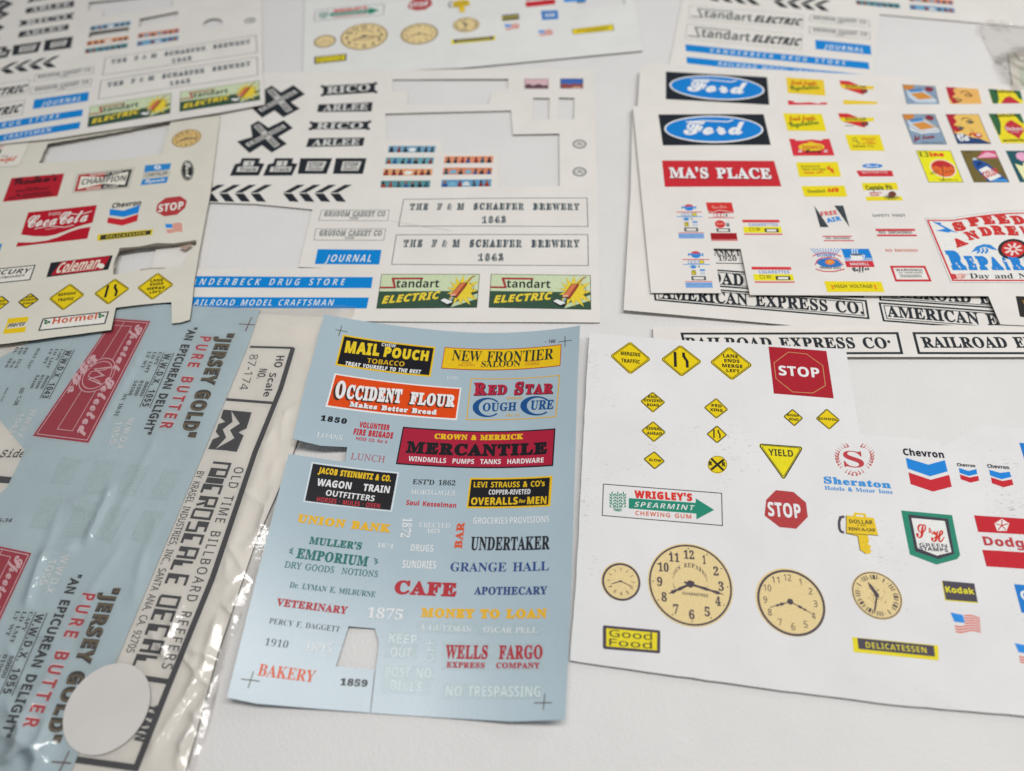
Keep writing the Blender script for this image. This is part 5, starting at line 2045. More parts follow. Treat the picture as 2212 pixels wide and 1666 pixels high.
    octagon(s, [(1430, 45), (1560, 30), (1615, 70), (1600, 130), (1530, 190), (1420, 205), (1348, 165), (1360, 100)], ('STOP', 'S', '#E2D8D0', 1365, 171, 1582, 141, 68))
    flag(s, [(1428, 275), (1572, 262), (1576, 335), (1434, 345)])
    d = Decal(s, 'delicatessen_sign', 'dark bar with yellow edge and yellow lettering')
    d.poly('#D6BE22', [(846, 362), (1325, 315), (1312, 365), (838, 418)], 0)
    d.poly('#33342C', [(870, 368), (1308, 325), (1298, 362), (862, 410)], 1)
    d.text('DELICATESSEN', 'S', '#C9B63A', 915, 396, 1255, 362, 26, track=.04)
    d.done()
    d = box_sign(s, 'outboard_motor_sign', [(-150, 672), (302, 628), (258, 752), (-170, 796)], '#D8D5CC', '#3A4044', .55)
    d.free()
    d.text('MERCURY', 'S', '#2A2E30', -210, 724, 250, 692, 46, it=.25)
    d.text('OUTBOARDS', 'N', '#3A3E40', -60, 754, 210, 722, 20, w=.02)
    d.done()
    d = Decal(s, 'camping_stove_sign', 'red and black sign with white slanted lettering')
    d.poly('#24262A', [(440, 605), (976, 540), (936, 665), (400, 731)], 0)
    d.poly('#A81C2C', [(530, 598), (955, 546), (885, 668), (440, 716)], 1)
    d.text('Coleman', 'S', '#DCCFBE', 475, 698, 838, 648, 92, it=.25, w=.005)
    d.line('#DCCFBE', [(530, 692), (830, 655)], .35, 3, 'letters')
    d.ell('#DCD6CC', (873, 634), 30, 22, 3, n=18)
    d.done()
    old = dict(yel='#D8BE1A')
    diamond(s, (607, 785), (732, 883), (545, 1018), (422, 915), [('MERGING', -.5, .46, .12, .2), ('TRAFFIC', -.46, .44, -.3, .22)], **old)
    diamond(s, (995, 742), (1120, 830), (935, 968), (812, 872), lane=True, **old)
    diamond(s, (1365, 692), (1502, 795), (1315, 928), (1185, 822), LANE4, **old)
    diamond(s, (268, 868), (338, 925), (225, 1003), (155, 945), [('END', -.36, .36, .36, .26), ('DIVIDED', -.7, .74, -.0, .26), ('ROAD', -.45, .5, -.42, .26)], **old)
    diamond(s, (15, 890), (82, 945), (-10, 1018), (-72, 960), [('PED', -.38, .46, .12, .28), ('XING', -.5, .54, -.3, .28)], **old)
    d = Decal(s, 'car_rental_sign', 'two yellow bands with black slanted lettering between')
    d.poly('#DDBA1C', [(68, 1087), (248, 1070), (238, 1114), (62, 1132)], 0)
    d.poly('#DDBA1C', [(40, 1180), (228, 1158), (216, 1204), (24, 1221)], 0)
    d.poly('#DDBA1C', [(62, 1125), (76, 1125), (54, 1185), (38, 1185)], 0)
    d.text('Hertz', 'S', '#33332C', 64, 1166, 208, 1146, 36, it=.25)
    d.done()
    d = Decal(s, 'canned_meat_sign', 'white framed sign with orange red lettering')
    q = [(375, 1090), (935, 1030), (905, 1130), (338, 1190)]
    d.poly('#DBD8D0', q, 0)
    d.line('#3E4448', q, .6, 1, closed=True)
    d.text('Hormel', 'S', '#C2502E', 450, 1137, 832, 1092, 56)
    for x, y in ((405, 1118), (872, 1064)):
        for k in range(3):
            d.ell('#2F6B4A', (x + 18 * math.cos(k * 2.1), y + 12 * math.sin(k * 2.1)), 15, 10, 2, n=10)
    d.done()
    d = Decal(s, 'blue_sign')
    d.poly('#2A7FC0', [(-90, 455), (18, 440), (2, 500), (-100, 515)], 0)
    d.done()
    tile()
    clock(s, (403, 299), (434, 294.5), 'arabic', [(104, .84, .055, 1), (242, .62, .06, 1)], tan='#CFB070')


product_art(sco)


# ------------------------------------------------------------------ the bag at the lower left: printed card and blue decal sheet under film
hb = wave(61, .08)
bag = Sheet('decal_packet', 'clear bag at the lower left holding a printed card and a blue decal sheet', 'packet',
            lambda x, y: 1.5 + hb(x, y))
PRINT = paper('packet card', '#DBD7D1', .6)
bag.body('card_insert', [(-330, 720), (380, 668), (738, 688), (615, 1028), (553, 1168), (470, 1412), (392, 1700), (-420, 1740)], [], .5, PRINT, CREAM_EDGE)
DK = '#3B3B40'


def card_art(s):
    tile()
    d = Decal(s, 'frame_rule', 'dark ruled frame of the packet card')
    d.line(DK, [(540, 749.5), (634, 752)], 1.0, 0)
    d.line(DK, [(633, 752), (606, 841), (551, 977), (459, 1249), (365, 1480), (292, 1664)], 1.9, .5)
    d.line(DK, [(489, 863), (592, 871)], 1.15, 0)
    d.line(DK, [(310, 1465), (372, 1474)], 1.5, 0)
    d.line(DK, [(164, 1641), (300, 1660)], 1.7, 0)
    d.poly(DK, [(-20, 1027), (27, 1031), (24, 1045), (-20, 1042)], 0)
    d.done()
    word(s, 'HO', 'S', DK, 598, 769, 591, 794, 17)
    word(s, 'Scale', 'S', DK, 583, 806, 568, 857, 15)
    word(s, 'NO.', 'N', DK, 561, 797, 554, 818, 17, w=.02)
    word(s, '87-174', 'N', DK, 541, 766, 516, 842, 18, w=-.005)
    tile(0, 2)
    d = Decal(s, 'maker_emblem', 'black square emblem split by a white bolt')
    d.poly(DK, [(1930, 208), (2175, 232), (2130, 372), (2060, 405), (2106, 432), (2045, 575), (1955, 562), (1798, 550), (1838, 466), (1896, 441), (1864, 400), (1888, 332), (1946, 315), (1908, 280)], 0)
    d.poly('#DBD7D1', [(2000, 222), (2072, 330), (1986, 385), (2026, 456), (1865, 546), (1955, 450), (1925, 380), (2010, 315)], 1)
    d.done()
    tile()
    word(s, 'OLD TIME BILLBOARD REEFERS', 'N', DK, 508, 1009, 348, 1444, 20, track=.1, w=.004)
    word(s, 'BY KRASEL INDUSTRIES, INC., SANTA ANA, CA. 92705', 'N', DK, 427, 1018, 272, 1409, 15, w=.004)
    word(s, 'TRAIN', 'S', DK, 322, 1521, 289, 1599, 21, w=.05, name='lettering')
    d = Decal(s, 'brand_lettering', 'heavy square black lettering reading down the card')
    # heavy square letters drawn stroke by stroke along the line of the card
    a, b = (459, 997), (285, 1441)
    P0, P1, P2 = s.up(a[0], a[1], b[0], b[1], 41)
    L = math.hypot(P1[0] - P0[0], P1[1] - P0[1])
    H = math.hypot(P2[0] - P0[0], P2[1] - P0[1])
    ex, ey = ((P1[0] - P0[0]) / L, (P1[1] - P0[1]) / L), ((P2[0] - P0[0]) / H, (P2[1] - P0[1]) / H)
    ST = {'M': ([(0, 0), (0, 1), (1, 1), (1, 0)], [(.5, 1), (.5, 0)], ('b', .52, .0, .98, .42)), 'I': ([(.5, 0), (.5, 1)],),
          'C': ([(1, 1), (0, 1), (0, 0), (1, 0)], ('b', 0, .02, .55, .5)), 'R': ([(0, 0), (0, 1), (1, 1), (1, .5), (0, .5)], [(.6, .5), (1, 0)], ('b', 0, .0, .4, .5)),
          'O': ([(0, 0), (0, 1), (1, 1), (1, 0), (0, 0)],), 'S': ([(1, 1), (0, 1), (0, .5), (1, .5), (1, 0), (0, 0)], ('b', .02, .5, .5, 1)),
          'A': ([(0, 0), (0, 1), (1, 1), (1, 0)], [(0, .45), (1, .45)], ('b', 0, 0, .42, .45)), 'L': ([(0, 1), (0, 0), (1, 0)], ('b', 0, 0, .45, .5)),
          'E': ([(1, 1), (0, 1), (0, 0), (1, 0)], [(0, .5), (.9, .5)], ('b', 0, .0, .4, .5)), 'D': ([(0, 0), (0, 1), (1, 1), (1, 0), (0, 0)],)}
    txt = 'MICROSCALE DECAL'
    wd = {'M': 1.25, 'I': .3, ' ': .35}
    tot = sum(wd.get(c, .82) + .17 for c in txt) - .17
    x = 0
    k = L / tot
    d.M = lambda p: (P0[0] + ex[0] * p[0] * k + ey[0] * p[1] * H, P0[1] + ex[1] * p[0] * k + ey[1] * p[1] * H)
    for c in txt:
        w = wd.get(c, .82)
        for st_ in ST.get(c, ()):
            f = lambda u, v: (x + .08 + (w - .16) * u, .05 + .9 * v)
            if st_[0] == 'b':
                d.poly(DK, [f(st_[1], st_[2]), f(st_[3], st_[2]), f(st_[3], st_[4]), f(st_[1], st_[4])], 0)
            else:
                d.line(DK, [f(*p) for p in st_], .13 * H if c != 'I' else .3 * H, .4)
        x += w + .17
    d.done()
    word(s, 'Side', 'M', '#4A4A4C', -2, 988.5, 50, 988.5, 18, it=.2, w=.008)


card_art(bag)
h_d = lambda x, y: 1.75 + hb(x, y)
film_sheet = bag.h
bag.h = h_d
DEC = paper('pale blue decal paper', '#B4C4CA', .35, .3, .1)
tile()
bag.body('decal_sheet', [(562, 669), (250, 652), (70, 738), (-160, 850), (-170, 900), (-60, 880), (0, 908), (54, 973), (15, 1053), (0, 1066), (-60, 1090), (-170, 1130), (-330, 1720), (136, 1710), (252, 1427), (327, 1249), (410, 1050), (500, 833), (535, 749)], [], .12, DEC)
GLD, PNK = '#6E5E42', '#B8353F'


def dairy_art(s):
    tile()
    for (a, b, h), (pa, pb, ph), (ea, eb, eh), (wa, wb, wh) in (
            (((474, 719), (385, 944), 32), ((434, 727), (344, 925), 24), ((409, 707), (306, 938), 18), ((357, 764), (306, 878), 14)),
            (((226, 1268), (90, 1602), 34), ((180, 1281), (48, 1570), 28), ((157, 1240), (-2, 1592), 21), ((80, 1326), (5, 1498), 17))):
        d = Decal(s, 'dairy_lettering', 'gold lettering with dark outline')
        d.text('“JERSEY GOLD”', 'S', '#38342E', a[0], a[1], b[0], b[1], h, w=.045, track=-.03, l=0)
        d.text('“JERSEY GOLD”', 'S', GLD, a[0], a[1], b[0], b[1], h, w=-.012, track=.084, l=2)
        d.done()
        word(s, 'PURE BUTTER', 'N', '#D8D0D2', pa[0], pa[1], pb[0], pb[1], ph, w=.055, track=.1)
        word(s, 'PURE BUTTER', 'N', PNK, pa[0], pa[1], pb[0], pb[1], ph, w=.026, track=.158, l=5)
        word(s, '“AN EPICUREAN DELIGHT”', 'N', '#2C3034', ea[0], ea[1], eb[0], eb[1], eh, w=.034)
        d = Decal(s, 'car_number', 'black car number between two rules')
        d.text('W.W.D.X. 1055', 'S', '#2C3034', wa[0], wa[1], wb[0], wb[1], wh, w=.005, track=.06)
        P0, P1, P2 = s.up(wa[0], wa[1], wb[0], wb[1], wh)
        n = ((P2[0] - P0[0]), (P2[1] - P0[1]))
        d.M = lambda p: (P0[0] + (P1[0] - P0[0]) * p[0] + n[0] * p[1], P0[1] + (P1[1] - P0[1]) * p[0] + n[1] * p[1])
        for v in (-.22, 1.25):
            d.line('#2C3034', [(-.02, v), (1.02, v)], .28, 1, 'letters')
        for t, v in (('CAPY       80000', -1.0), ('LD LMT   81900', -1.85), ('LT WT     54100', -2.7)):
            d.is_disc = True
            d.text(t, 'B', '#3A3E42', -.02, v, .82, v, .5)
        d.done()
    d = Decal(s, 'car_number', 'black car number between two rules')
    wa, wb, wh = (144, 757), (90, 860), 13
    d.text('W.W.D.X. 1043', 'S', '#2C3034', *wa, *wb, wh, w=.005, track=.06)
    P0, P1, P2 = s.up(*wa, *wb, wh)
    n = ((P2[0] - P0[0]), (P2[1] - P0[1]))
    d.M = lambda p: (P0[0] + (P1[0] - P0[0]) * p[0] + n[0] * p[1], P0[1] + (P1[1] - P0[1]) * p[0] + n[1] * p[1])
    d.is_disc = True
    for v in (-.22, 1.25):
        d.line('#2C3034', [(-.02, v), (1.02, v)], .28, 1, 'letters')
    for t, v in (('CAPY       80000', -1.0), ('LD LMT   81500', -1.85), ('LT WT     54100', -2.7), ('BUILT 11-27', -4.9), ('EH  12-5', -6.9), ('EW   9-4', -7.7), ('OL  30-6', -8.5)):
        d.text(t, 'B', '#3A3E42', -.02, v, .82 if v > -3 else .42, v, .45)
    d.done()
    word(s, 'NY 10-31', 'B', '#3A3E42', 268, 851, 246, 899, 8)
    word(s, 'SD 7-38', 'B', '#3A3E42', 46, 838, 29, 876, 8)
    word(s, 'BUILT 11-27', 'B', '#3A3E42', 15, 838, 0, 868, 4)
    word(s, '6-34', 'B', '#3A3E42', -6, 1128, 24, 1128, 8, it=.2)
    # faint white numbers
    W = '#DCE4E6'
    word(s, 'W.W.D.X.', 'N', W, 278, 903, 250, 974, 14, w=.012)
    word(s, '1055', 'N', W, 251, 911, 236, 960, 14, w=.012)
    word(s, 'W.W.D.X', 'N', W, 68, 884, 36, 946, 13, w=.012)
    word(s, '1043', 'N', W, 42, 894, 20, 936, 12, w=.012)
    word(s, 'W.W.D.X.', 'N', W, 136, 1198, 96, 1286, 16, w=.012)
    word(s, '1055', 'N', W, 108, 1208, 84, 1264, 16, w=.012)
    # pale patches of tiny data
    for q in ([(545, 615), (710, 640), (600, 860), (425, 845)], [(820, 640), (1010, 660), (880, 940), (700, 930)], [(1120, 680), (1290, 700), (1160, 960), (990, 940)],
              [(1420, 720), (1580, 740), (1440, 1000), (1275, 985)], [(370, 965), (545, 985), (420, 1245), (245, 1230)], [(690, 990), (860, 1010), (720, 1315), (500, 1330)],
              [(950, 1045), (1120, 1060), (960, 1360), (800, 1330)], [(1240, 1075), (1430, 1090), (1290, 1370), (1120, 1330)]):
        tile(0, 2)
        d = Decal(s, 'data_block', 'faint pale patch of tiny data lettering')
        d.quad(q)
        d.rect('#B0C1C5', 0, 0, 1, 1, 0)
        r = random.Random(int(q[0][0]))
        for k in range(8):
            v = .06 + .118 * k
            u = v
            for j in range(9):
                w_ = r.uniform(.02, .08)
                d.rect('#BCCACC', .07 + .118 * k, .04 + .1 * j, .095 + .118 * k, .04 + .1 * j + w_, 1, 'letters')
        d.done()
    tile()
    # red egg signs
    PK = '#D9B9BF'
    for q, off in (([(245, 688), (325, 694), (191, 957), (71, 942)], 0), ([(-22, 1176), (68, 1195), (-70, 1490), (-190, 1460)], 1)):
        d = Decal(s, 'egg_sign', 'crimson panel with pale lines and white script')
        d.quad(q)
        CR = '#A81C3A'
        d.rect(CR, 0, 0, 1, 1, 0)
        d.line(PK, [(.045, .018), (.955, .018), (.955, .982), (.045, .982)], .32, 1, closed=True)
        d.line(PK, [(.34, .02), (.34, .36)], .28, 1)
        d.line(PK, [(.60, .06), (.60, .36)], .28, 1)
        d.line(PK, [(.10, .06), (.60, .06)], .28, 1)
        d.line(PK, [(.34, .62), (.34, .93), (.62, .93), (.62, .62)], .28, 1)
        d.ell(PK, (.47, .49), .34, .145, 2, n=40, hole=.95)
        d.ell(CR, (.47, .49), .32, .137, 1.6, n=40)
        d.ell(PK, (.47, .49), .28, .118, 2, n=40, hole=.94)
        d.line(PK, [(.66, .42), (.34, .445), (.6, .49), (.34, .53), (.66, .56)], .8, 3)
        d.line(PK, [(.6, .44), (.3, .47), (.3, .51), (.6, .54)], .35, 4)
        # script reads down the panel: turn it with a frame of its own
        Q = d.M
        d.M = lambda p: Q((1 - p[1], p[0]))
        d.is_disc = False
        P = lambda u, v: (v, 1 - u)
        d.text('Special', 'C', PK, .04, .30, .45, .30, .22, w=.03, l=5)
        d.text('Selected', 'C', PK, .50, .30, .96, .30, .22, w=.03, l=5)
        d.text('Eggs', 'C', PK, .33, .93, .66, .93, .22, w=.04, l=5)
        d.done()
    for c_, a_, b_, c2, d2 in (((532, 700), (516, 700), (551, 702), (544, 685), (530, 716)), ((135, 1647), (112, 1646), (154, 1649), (150, 1622), (124, 1676))):
        d = Decal(s, 'registration_mark', 'thin brown cross')
        d.line('#6A4A4A', [a_, b_], .4, 0)
        d.line('#6A4A4A', [c2, d2], .4, .5)
        d.done()


dairy_art(bag)

# the film over it, creased along its right side
INS = [un(x, y, 1.5) for x, y in ((738, 688), (615, 1028), (553, 1168), (470, 1412), (392, 1700))]
RIDGES = []


def ridge(a, b, amp, w):
    A, B = un(a[0], a[1], 2), un(b[0], b[1], 2)
    RIDGES.append((A, B, amp, w))


for a, b, amp, w in (((238, 1060), (192, 1160), .9, 2.2), ((240, 1062), (150, 1085), .35, 1.5), ((165, 1095), (205, 1100), .4, 1.1), ((95, 1195), (158, 1182), .8, 2.5),
                     ((90, 1200), (60, 1300), .6, 2.4), ((70, 1365), (115, 1372), .6, 2.2), ((180, 1465), (262, 1425), .8, 3), ((262, 1425), (320, 1440), .6, 2.5),
                     ((392, 1308), (352, 1395), 1.0, 1.5), ((352, 1395), (345, 1420), .5, 2), ((352, 1396), (420, 1400), .6, 1.6), ((420, 1400), (470, 1425), .6, 1.6),
                     ((510, 1330), (480, 1440), 1.2, 1.5), ((480, 1440), (400, 1600), 1.1, 1.6), ((470, 1340), (440, 1440), .9, 1.5), ((440, 1440), (330, 1620), .9, 1.9), ((455, 1500), (420, 1640), .8, 1.4), ((400, 1420), (450, 1475), .7, 1.3), ((530, 1260), (500, 1310), .7, 1.3), ((340, 1340), (410, 1330), .5, 1.2), ((360, 1420), (330, 1370), .5, 1.2),
                     ((600, 900), (500, 1180), .5, 3), ((500, 1180), (540, 1250), .5, 1.6), ((470, 1250), (520, 1240), .5, 1.6), ((420, 1480), (470, 1460), .5, 1.4),
                     ((620, 890), (648, 868), .5, 1.5), ((150, 1010), (230, 985), .3, 1.6), ((330, 960), (250, 1120), .3, 1.8), ((120, 1130), (60, 1290), .35, 2), ((260, 1180), (160, 1330), .3, 2), ((20, 1400), (60, 1520), .4, 2), ((300, 770), (230, 900), .25, 1.6), ((110, 1450), (40, 1560), .4, 2), ((340, 1120), (300, 1230), .25, 1.5), ((30, 1620), (120, 1600), 1.3, 4), ((60, 1560), (10, 1640), 1.1, 3.5), ((20, 1530), (90, 1640), 1.0, 3), ((100, 1560), (70, 1660), 1.0, 2.5), ((0, 1580), (60, 1600), .9, 2.5), ((320, 1500), (330, 1600), .5, 2.5),
                     ((290, 1290), (310, 1200), .3, 2.5), ((200, 1330), (180, 1400), .35, 3), ((520, 700), (640, 706), .4, 2), ((560, 1150), (590, 1060), .5, 2)):
    ridge(a, b, amp, w)
# small crumples along the loose margin of the bag
rm_ = random.Random(17)
for k in range(15):
    t_ = k / 14
    bx, by = 618 - 215 * t_ - 25 * t_ * t_, 905 + 735 * t_
    cx_, cy_ = bx + rm_.uniform(-32, 22), by + rm_.uniform(-12, 12)
    an = math.radians(rm_.choice([112, 115, 108, 120, 35]) + rm_.uniform(-18, 18))
    ln = rm_.uniform(10, 30)
    ridge((cx_ - ln * math.cos(an), cy_ - ln * math.sin(an)), (cx_ + ln * math.cos(an), cy_ + ln * math.sin(an)), rm_.uniform(.3, .7), rm_.uniform(1.0, 1.8))
wf = wave(71, .3, 26)
wg = wave(72, .2, 13)


def side(x, y):
    """how far outside the insert's right edge, in mm (negative inside)"""
    best, sg = 1e9, -1
    for i in range(len(INS) - 1):
        (ax, ay), (bx, by) = INS[i], INS[i + 1]
        dx, dy = bx - ax, by - ay
        t = clampf(((x - ax) * dx + (y - ay) * dy) / (dx * dx + dy * dy), 0, 1)
        d_ = math.hypot(x - ax - t * dx, y - ay - t * dy)
        if d_ < best:
            best, sg = d_, 1 if (dx * (y - ay) - dy * (x - ax)) > 0 else -1
    return best * sg


def film_h(x, y):
    d_ = side(x, y)
    t = clampf((d_ + 1.0) / 6.0, 0, 1)
    t = t * t * (3 - 2 * t)
    z = 2.15 * (1 - t) + 0.9 * t
    if y > BAG_TOP:
        z = max(z, 1.35)
    edge = clampf(d_ / 2.0 + 1.2, 0.4, 1.6)
    z += wf(x, y) * .45 * edge + wg(x, y) * .5 * edge
    for (ax, ay), (bx, by), amp, w in RIDGES:
        dx, dy = bx - ax, by - ay
        t = ((x - ax) * dx + (y - ay) * dy) / (dx * dx + dy * dy)
        if -.2 < t < 1.2:
            off = math.hypot(x - ax - t * dx, y - ay - t * dy) / w
            if off < 2.5:
                z += amp * max(0.0, 1 - off * 0.8) ** 1.6 * clampf(min(t + .2, 1.2 - t) * 4, 0, 1)
    z = max(z, 2.0 if d_ < -.5 else .45)
    r_ = math.hypot(x - TAG[0], y - TAG[1])
    k = clampf((r_ - 11.5) / 6, 0, 1)           # the film lies taut under the round sticker
    return 2.3 * (1 - k) + z * k


BAG_TOP = un(600, 700, 1)[1]
TAG = un(231, 1529, 2.4)
bag.h = film_h
film(bag, [(-360, 690), (-90, 664), (430, 658), (600, 662), (768, 662), (766, 678), (758, 692), (640, 962), (600, 1110), (549, 1249), (512, 1345), (474, 1452), (445, 1580), (405, 1720), (-450, 1750)], film_h, 1.0, 8)

# white price sticker on the film
tag = Sheet('price_sticker', 'round blank white sticker on the clear bag', 'sticker', lambda x, y: 2.46)
pc, pq = tag.hit(231, 1529), tag.hit(321, 1529)
rad = math.hypot(pq[0] - pc[0], pq[1] - pc[1])
tag.body('sticker_face', [(pc[0] + rad * math.cos(k * math.pi / 36), pc[1] + rad * math.sin(k * math.pi / 36)) for k in range(72)], [], .12, paper('sticker paper', '#C4C0BC', .6), paper('sticker rim', '#A59D95', .8), world_pts=True)


# ------------------------------------------------------------------ the curled blue decal sheet in front
BA, BB, BC, BD = un(700, 683, 6), un(1252, 706, 6), un(1221, 1553, 4), un(490, 1505, 4)


def blue_h(x, y):
    dx, dy = (BA[0] + BB[0] - BC[0] - BD[0]) / 2, (BA[1] + BB[1] - BC[1] - BD[1]) / 2
    mx, my = (BC[0] + BD[0]) / 2, (BC[1] + BD[1]) / 2
    v = clampf(((x - mx) * dx + (y - my) * dy) / (dx * dx + dy * dy), -.1, 1.1)
    cx, cy = mx + dx * v, my + dy * v
    hw = (math.hypot(BC[0] - BD[0], BC[1] - BD[1]) * (1 - v) + math.hypot(BB[0] - BA[0], BB[1] - BA[1]) * v) / 2
    ax, ay = BC[0] - BD[0] + (BB[0] - BA[0]), BC[1] - BD[1] + (BB[1] - BA[1])
    l = math.hypot(ax, ay)
    u = ((x - cx) * ax + (y - cy) * ay) / l / hw
    u0 = .12
    k = (u - u0) / (1 + u0) if u < u0 else (u - u0) / (1 - u0)
    A = (4.2 + 3.4 * v) if u < u0 else (4.6 + 3.6 * v)
    return .55 + A * (k * k) + .25 * math.sin(3.1 * v + 1.2 * u)


DECAL = paper('pale blue decal sheet', '#9DAFB8', .27, .8, .07, bscale=1000.0)
blu = Sheet('decal_sheet', 'curled pale blue sheet of old shop sign decals with a notch and a slit opening', 'decal sheet', blue_h, gloss=.32, step=2.6)
tile()
blu.body('sheet', [(700, 679), (860, 704), (1030, 719), (1130, 717), (1253, 703.5), (1247, 832), (1235, 1248), (1221, 1555), (1103, 1559), (1000, 1553), (801.5, 1540.5),
                   (811.5, 1446), (817.5, 1400), (818, 1386), (810, 1358), (753, 1353), (725.5, 1440), (809.3, 1446), (799, 1540), (553, 1520), (490, 1507),
                   (554, 1249), (623.5, 980.5), (675, 988), (713, 994), (746, 998), (750, 966), (693, 963), (660, 955.5), (632, 948), (659, 833)], [], .14, DECAL)


def shop_art(s):
    W = '#F2F4F2'
    tile()
    d = Decal(s, 'tobacco_sign', 'black sign with yellow edge and yellow lettering')
    d.quad([(741, 722.7), (941, 749.5), (930, 814.5), (724, 789)])
    d.rect('#DDB41E', 0, 0, 1, 1, 0)
    d.rect(BLK, .018, .05, .982, .95, 1)
    d.free()
    d.text('CHEW', 'S', W, 824, 747.8, 854.5, 751.5, 7)
    d.text('MAIL', 'S', '#E0BE26', 744, 762, 818, 769.8, 26, w=.03)
    d.text('POUCH', 'S', '#E0BE26', 828, 771, 924, 780.6, 22.5, w=.03)
    d.text('TOBACCO', 'S', '#D2A820', 792.5, 784.5, 873, 792, 10.5, w=-.005)
    d.text('TREAT YOURSELF TO THE BEST', 'S', W, 744.5, 789, 908, 808, 8.5, w=.02, it=.1)
    d.done()
    d = Decal(s, 'saloon_sign', 'yellow sign with thin red edge and dark lettering')
    d.quad([(960.5, 750), (1213, 744), (1210.5, 790.7), (953, 796.5)])
    d.rect('#A8382A', 0, 0, 1, 1, 0)
    d.rect('#DFB41A', .006, .035, .994, .965, 1)
    d.free()
    d.text('NEW FRONTIER', 'B', '#1E3028', 975.5, 778.6, 1195, 776, 23)
    d.text('SALOON', 'B', '#1E3028', 1039, 793.5, 1124, 791.5, 13)
    d.text('BEER', 'M', '#A8602A', 998, 786, 1018, 785.8, 4)
    d.text('WHISKEY', 'M', '#A8602A', 990.5, 791.5, 1027, 791, 4)
    d.text('HONEST', 'M', '#A8602A', 1134, 784, 1166, 783, 4)
    d.text('GAMES', 'M', '#A8602A', 1134, 789.5, 1164, 788.5, 4)
    d.done()
    word(s, '1880', 'B', W, 964, 820, 988, 821, 7, w=-.02)
    d = Decal(s, 'flour_sign', 'orange sign with white edge and white shadowed lettering')
    d.quad([(723, 806.5), (997, 838), (987, 908), (703, 879)])
    d.rect('#DCDCDA', 0, 0, 1, 1, 0)
    d.rect('#D1440A', .012, .04, .988, .95, 1)
    d.free()
    for dx, dy, c, w, l in ((-.10, -.1, '#4A2A1C', .055, 2.5), (0, 0, '#E2E2E2', .035, 4)):
        d.text('O', 'B', c, 722, 860, 744, 862, 38, dx=dx, dy=dy, w=w, l=l)
        d.text('CCIDENT', 'B', c, 747, 861.8, 866, 871.5, 31, dx=dx, dy=dy, w=w, l=l)
        d.text('FLOUR', 'B', c, 884, 873.3, 981, 880, 27, dx=dx, dy=dy, w=w, l=l)
        d.text('Makes Better Bread', 'B', c, 754.5, 878.5, 942.5, 896.5, 11, dx=dx, dy=dy, w=w, l=l)
    d.done()
    d = Decal(s, 'cough_cure_sign', 'gold framed sign with crimson and blue lettering')
    d.quad([(1018, 818), (1209, 811), (1200.5, 900), (1008, 906.6)])
    d.line('#CDA23A', [(0, 0), (1, 0), (1, 1), (0, 1)], .42, 0, closed=True)
    d.free()
    for dx, c, w, l in ((.05, '#4A1A28', .045, 1), (0, '#A8223A', .022, 2.4)):
        d.text('R', 'B', c, 1023, 854.5, 1050, 853.5, 28, w=w, l=l, dx=dx, dy=-dx)
        d.text('ED', 'B', c, 1052, 853.5, 1094, 852.5, 22, w=w, l=l, dx=dx, dy=-dx)
        d.text('S', 'B', c, 1110, 853, 1129, 852.5, 28, w=w, l=l, dx=dx, dy=-dx)
        d.text('TAR', 'B', c, 1132, 852, 1193.5, 850.5, 22, w=w, l=l, dx=dx, dy=-dx)
    d.text('MIRACLE', 'M', '#CDA23A', 1094, 862.5, 1128, 862, 4.5, w=.02)
    d.text('TRY IT', 'M', '#CDA23A', 1093, 900, 1122, 899.5, 4.5, w=.02)
    C = '#184A82'
    for cx, cy, rx, ry in ((1052, 880.5, 31, 21), (1158, 877, 34, 21)):
        d.poly(C, [(cx + rx * math.cos(a), cy - ry * math.sin(a)) for a in [math.radians(38 + k * 9) for k in range(32)]] +
               [(cx + 4 + rx * .70 * math.cos(a), cy - ry * .84 * math.sin(a)) for a in [math.radians(38 + k * 9) for k in range(31, -1, -1)]], 1, 'letters')
    d.text('OUGH', 'B', C, 1042, 888.7, 1115, 887.2, 18, w=.012)
    d.text('URE', 'B', C, 1145, 885.5, 1195, 884, 20, w=.012)
    d.done()
    word(s, '1850', 'B', BLK, 691.5, 908.5, 748, 916.5, 11.5, w=.03, track=.05)
    word(s, 'LOANS', 'I', W, 684, 944, 738, 951.5, 10.5)
    d = Decal(s, 'fire_brigade_lettering', 'three lines of narrow red lettering')
    R1 = '#B32A36'
    d.text('VOLUNTEER', 'S', R1, 775.5, 923.5, 841, 930.3, 12.5, w=.03)
    d.text('FIRE BRIGADE', 'S', R1, 763, 939, 848, 948, 13.5, w=.03)
    d.text('HOSE CO. No 4', 'S', R1, 768.5, 950.5, 835.5, 958.3, 7)
    d.done()
    word(s, 'LUNCH', 'I', '#A85A62', 757, 992, 830.5, 999.5, 14)
    d = Decal(s, 'mercantile_sign', 'crimson sign with black edge and heavy black lettering')
    d.quad([(870.5, 922), (1200, 925.5), (1195, 1007), (855, 1003)])
    d.rect(BLK, 0, 0, 1, 1, 0)
    d.rect('#A01C36', .009, .035, .991, .965, 1)
    d.free()
    d.text('CROWN & MERRICK', 'B', '#E0B41E', 938, 948.3, 1130, 949, 11.5, w=.03)
    d.text('MERCANTILE', 'B', BLK, 876, 978.5, 1182, 981, 26, w=.04)
    d.text('WINDMILLS  PUMPS  TANKS  HARDWARE', 'S', W, 882, 996, 1174, 999.3, 10.5)
    d.done()
    d = Decal(s, 'wagon_outfitter_sign', 'black sign with yellow, white and red lettering')
    d.quad([(675, 1000), (860, 1022), (845, 1104), (657, 1083)])
    d.rect('#C9D3D8', -.01, -.02, 1.012, 1.02, 0)
    d.rect(BLK, .008, .02, .992, .985, 1)
    d.free()
    d.text('JACOB STEINMETZ & CO.', 'S', '#E0B41E', 687, 1022.5, 844, 1041, 13.5, w=.03)
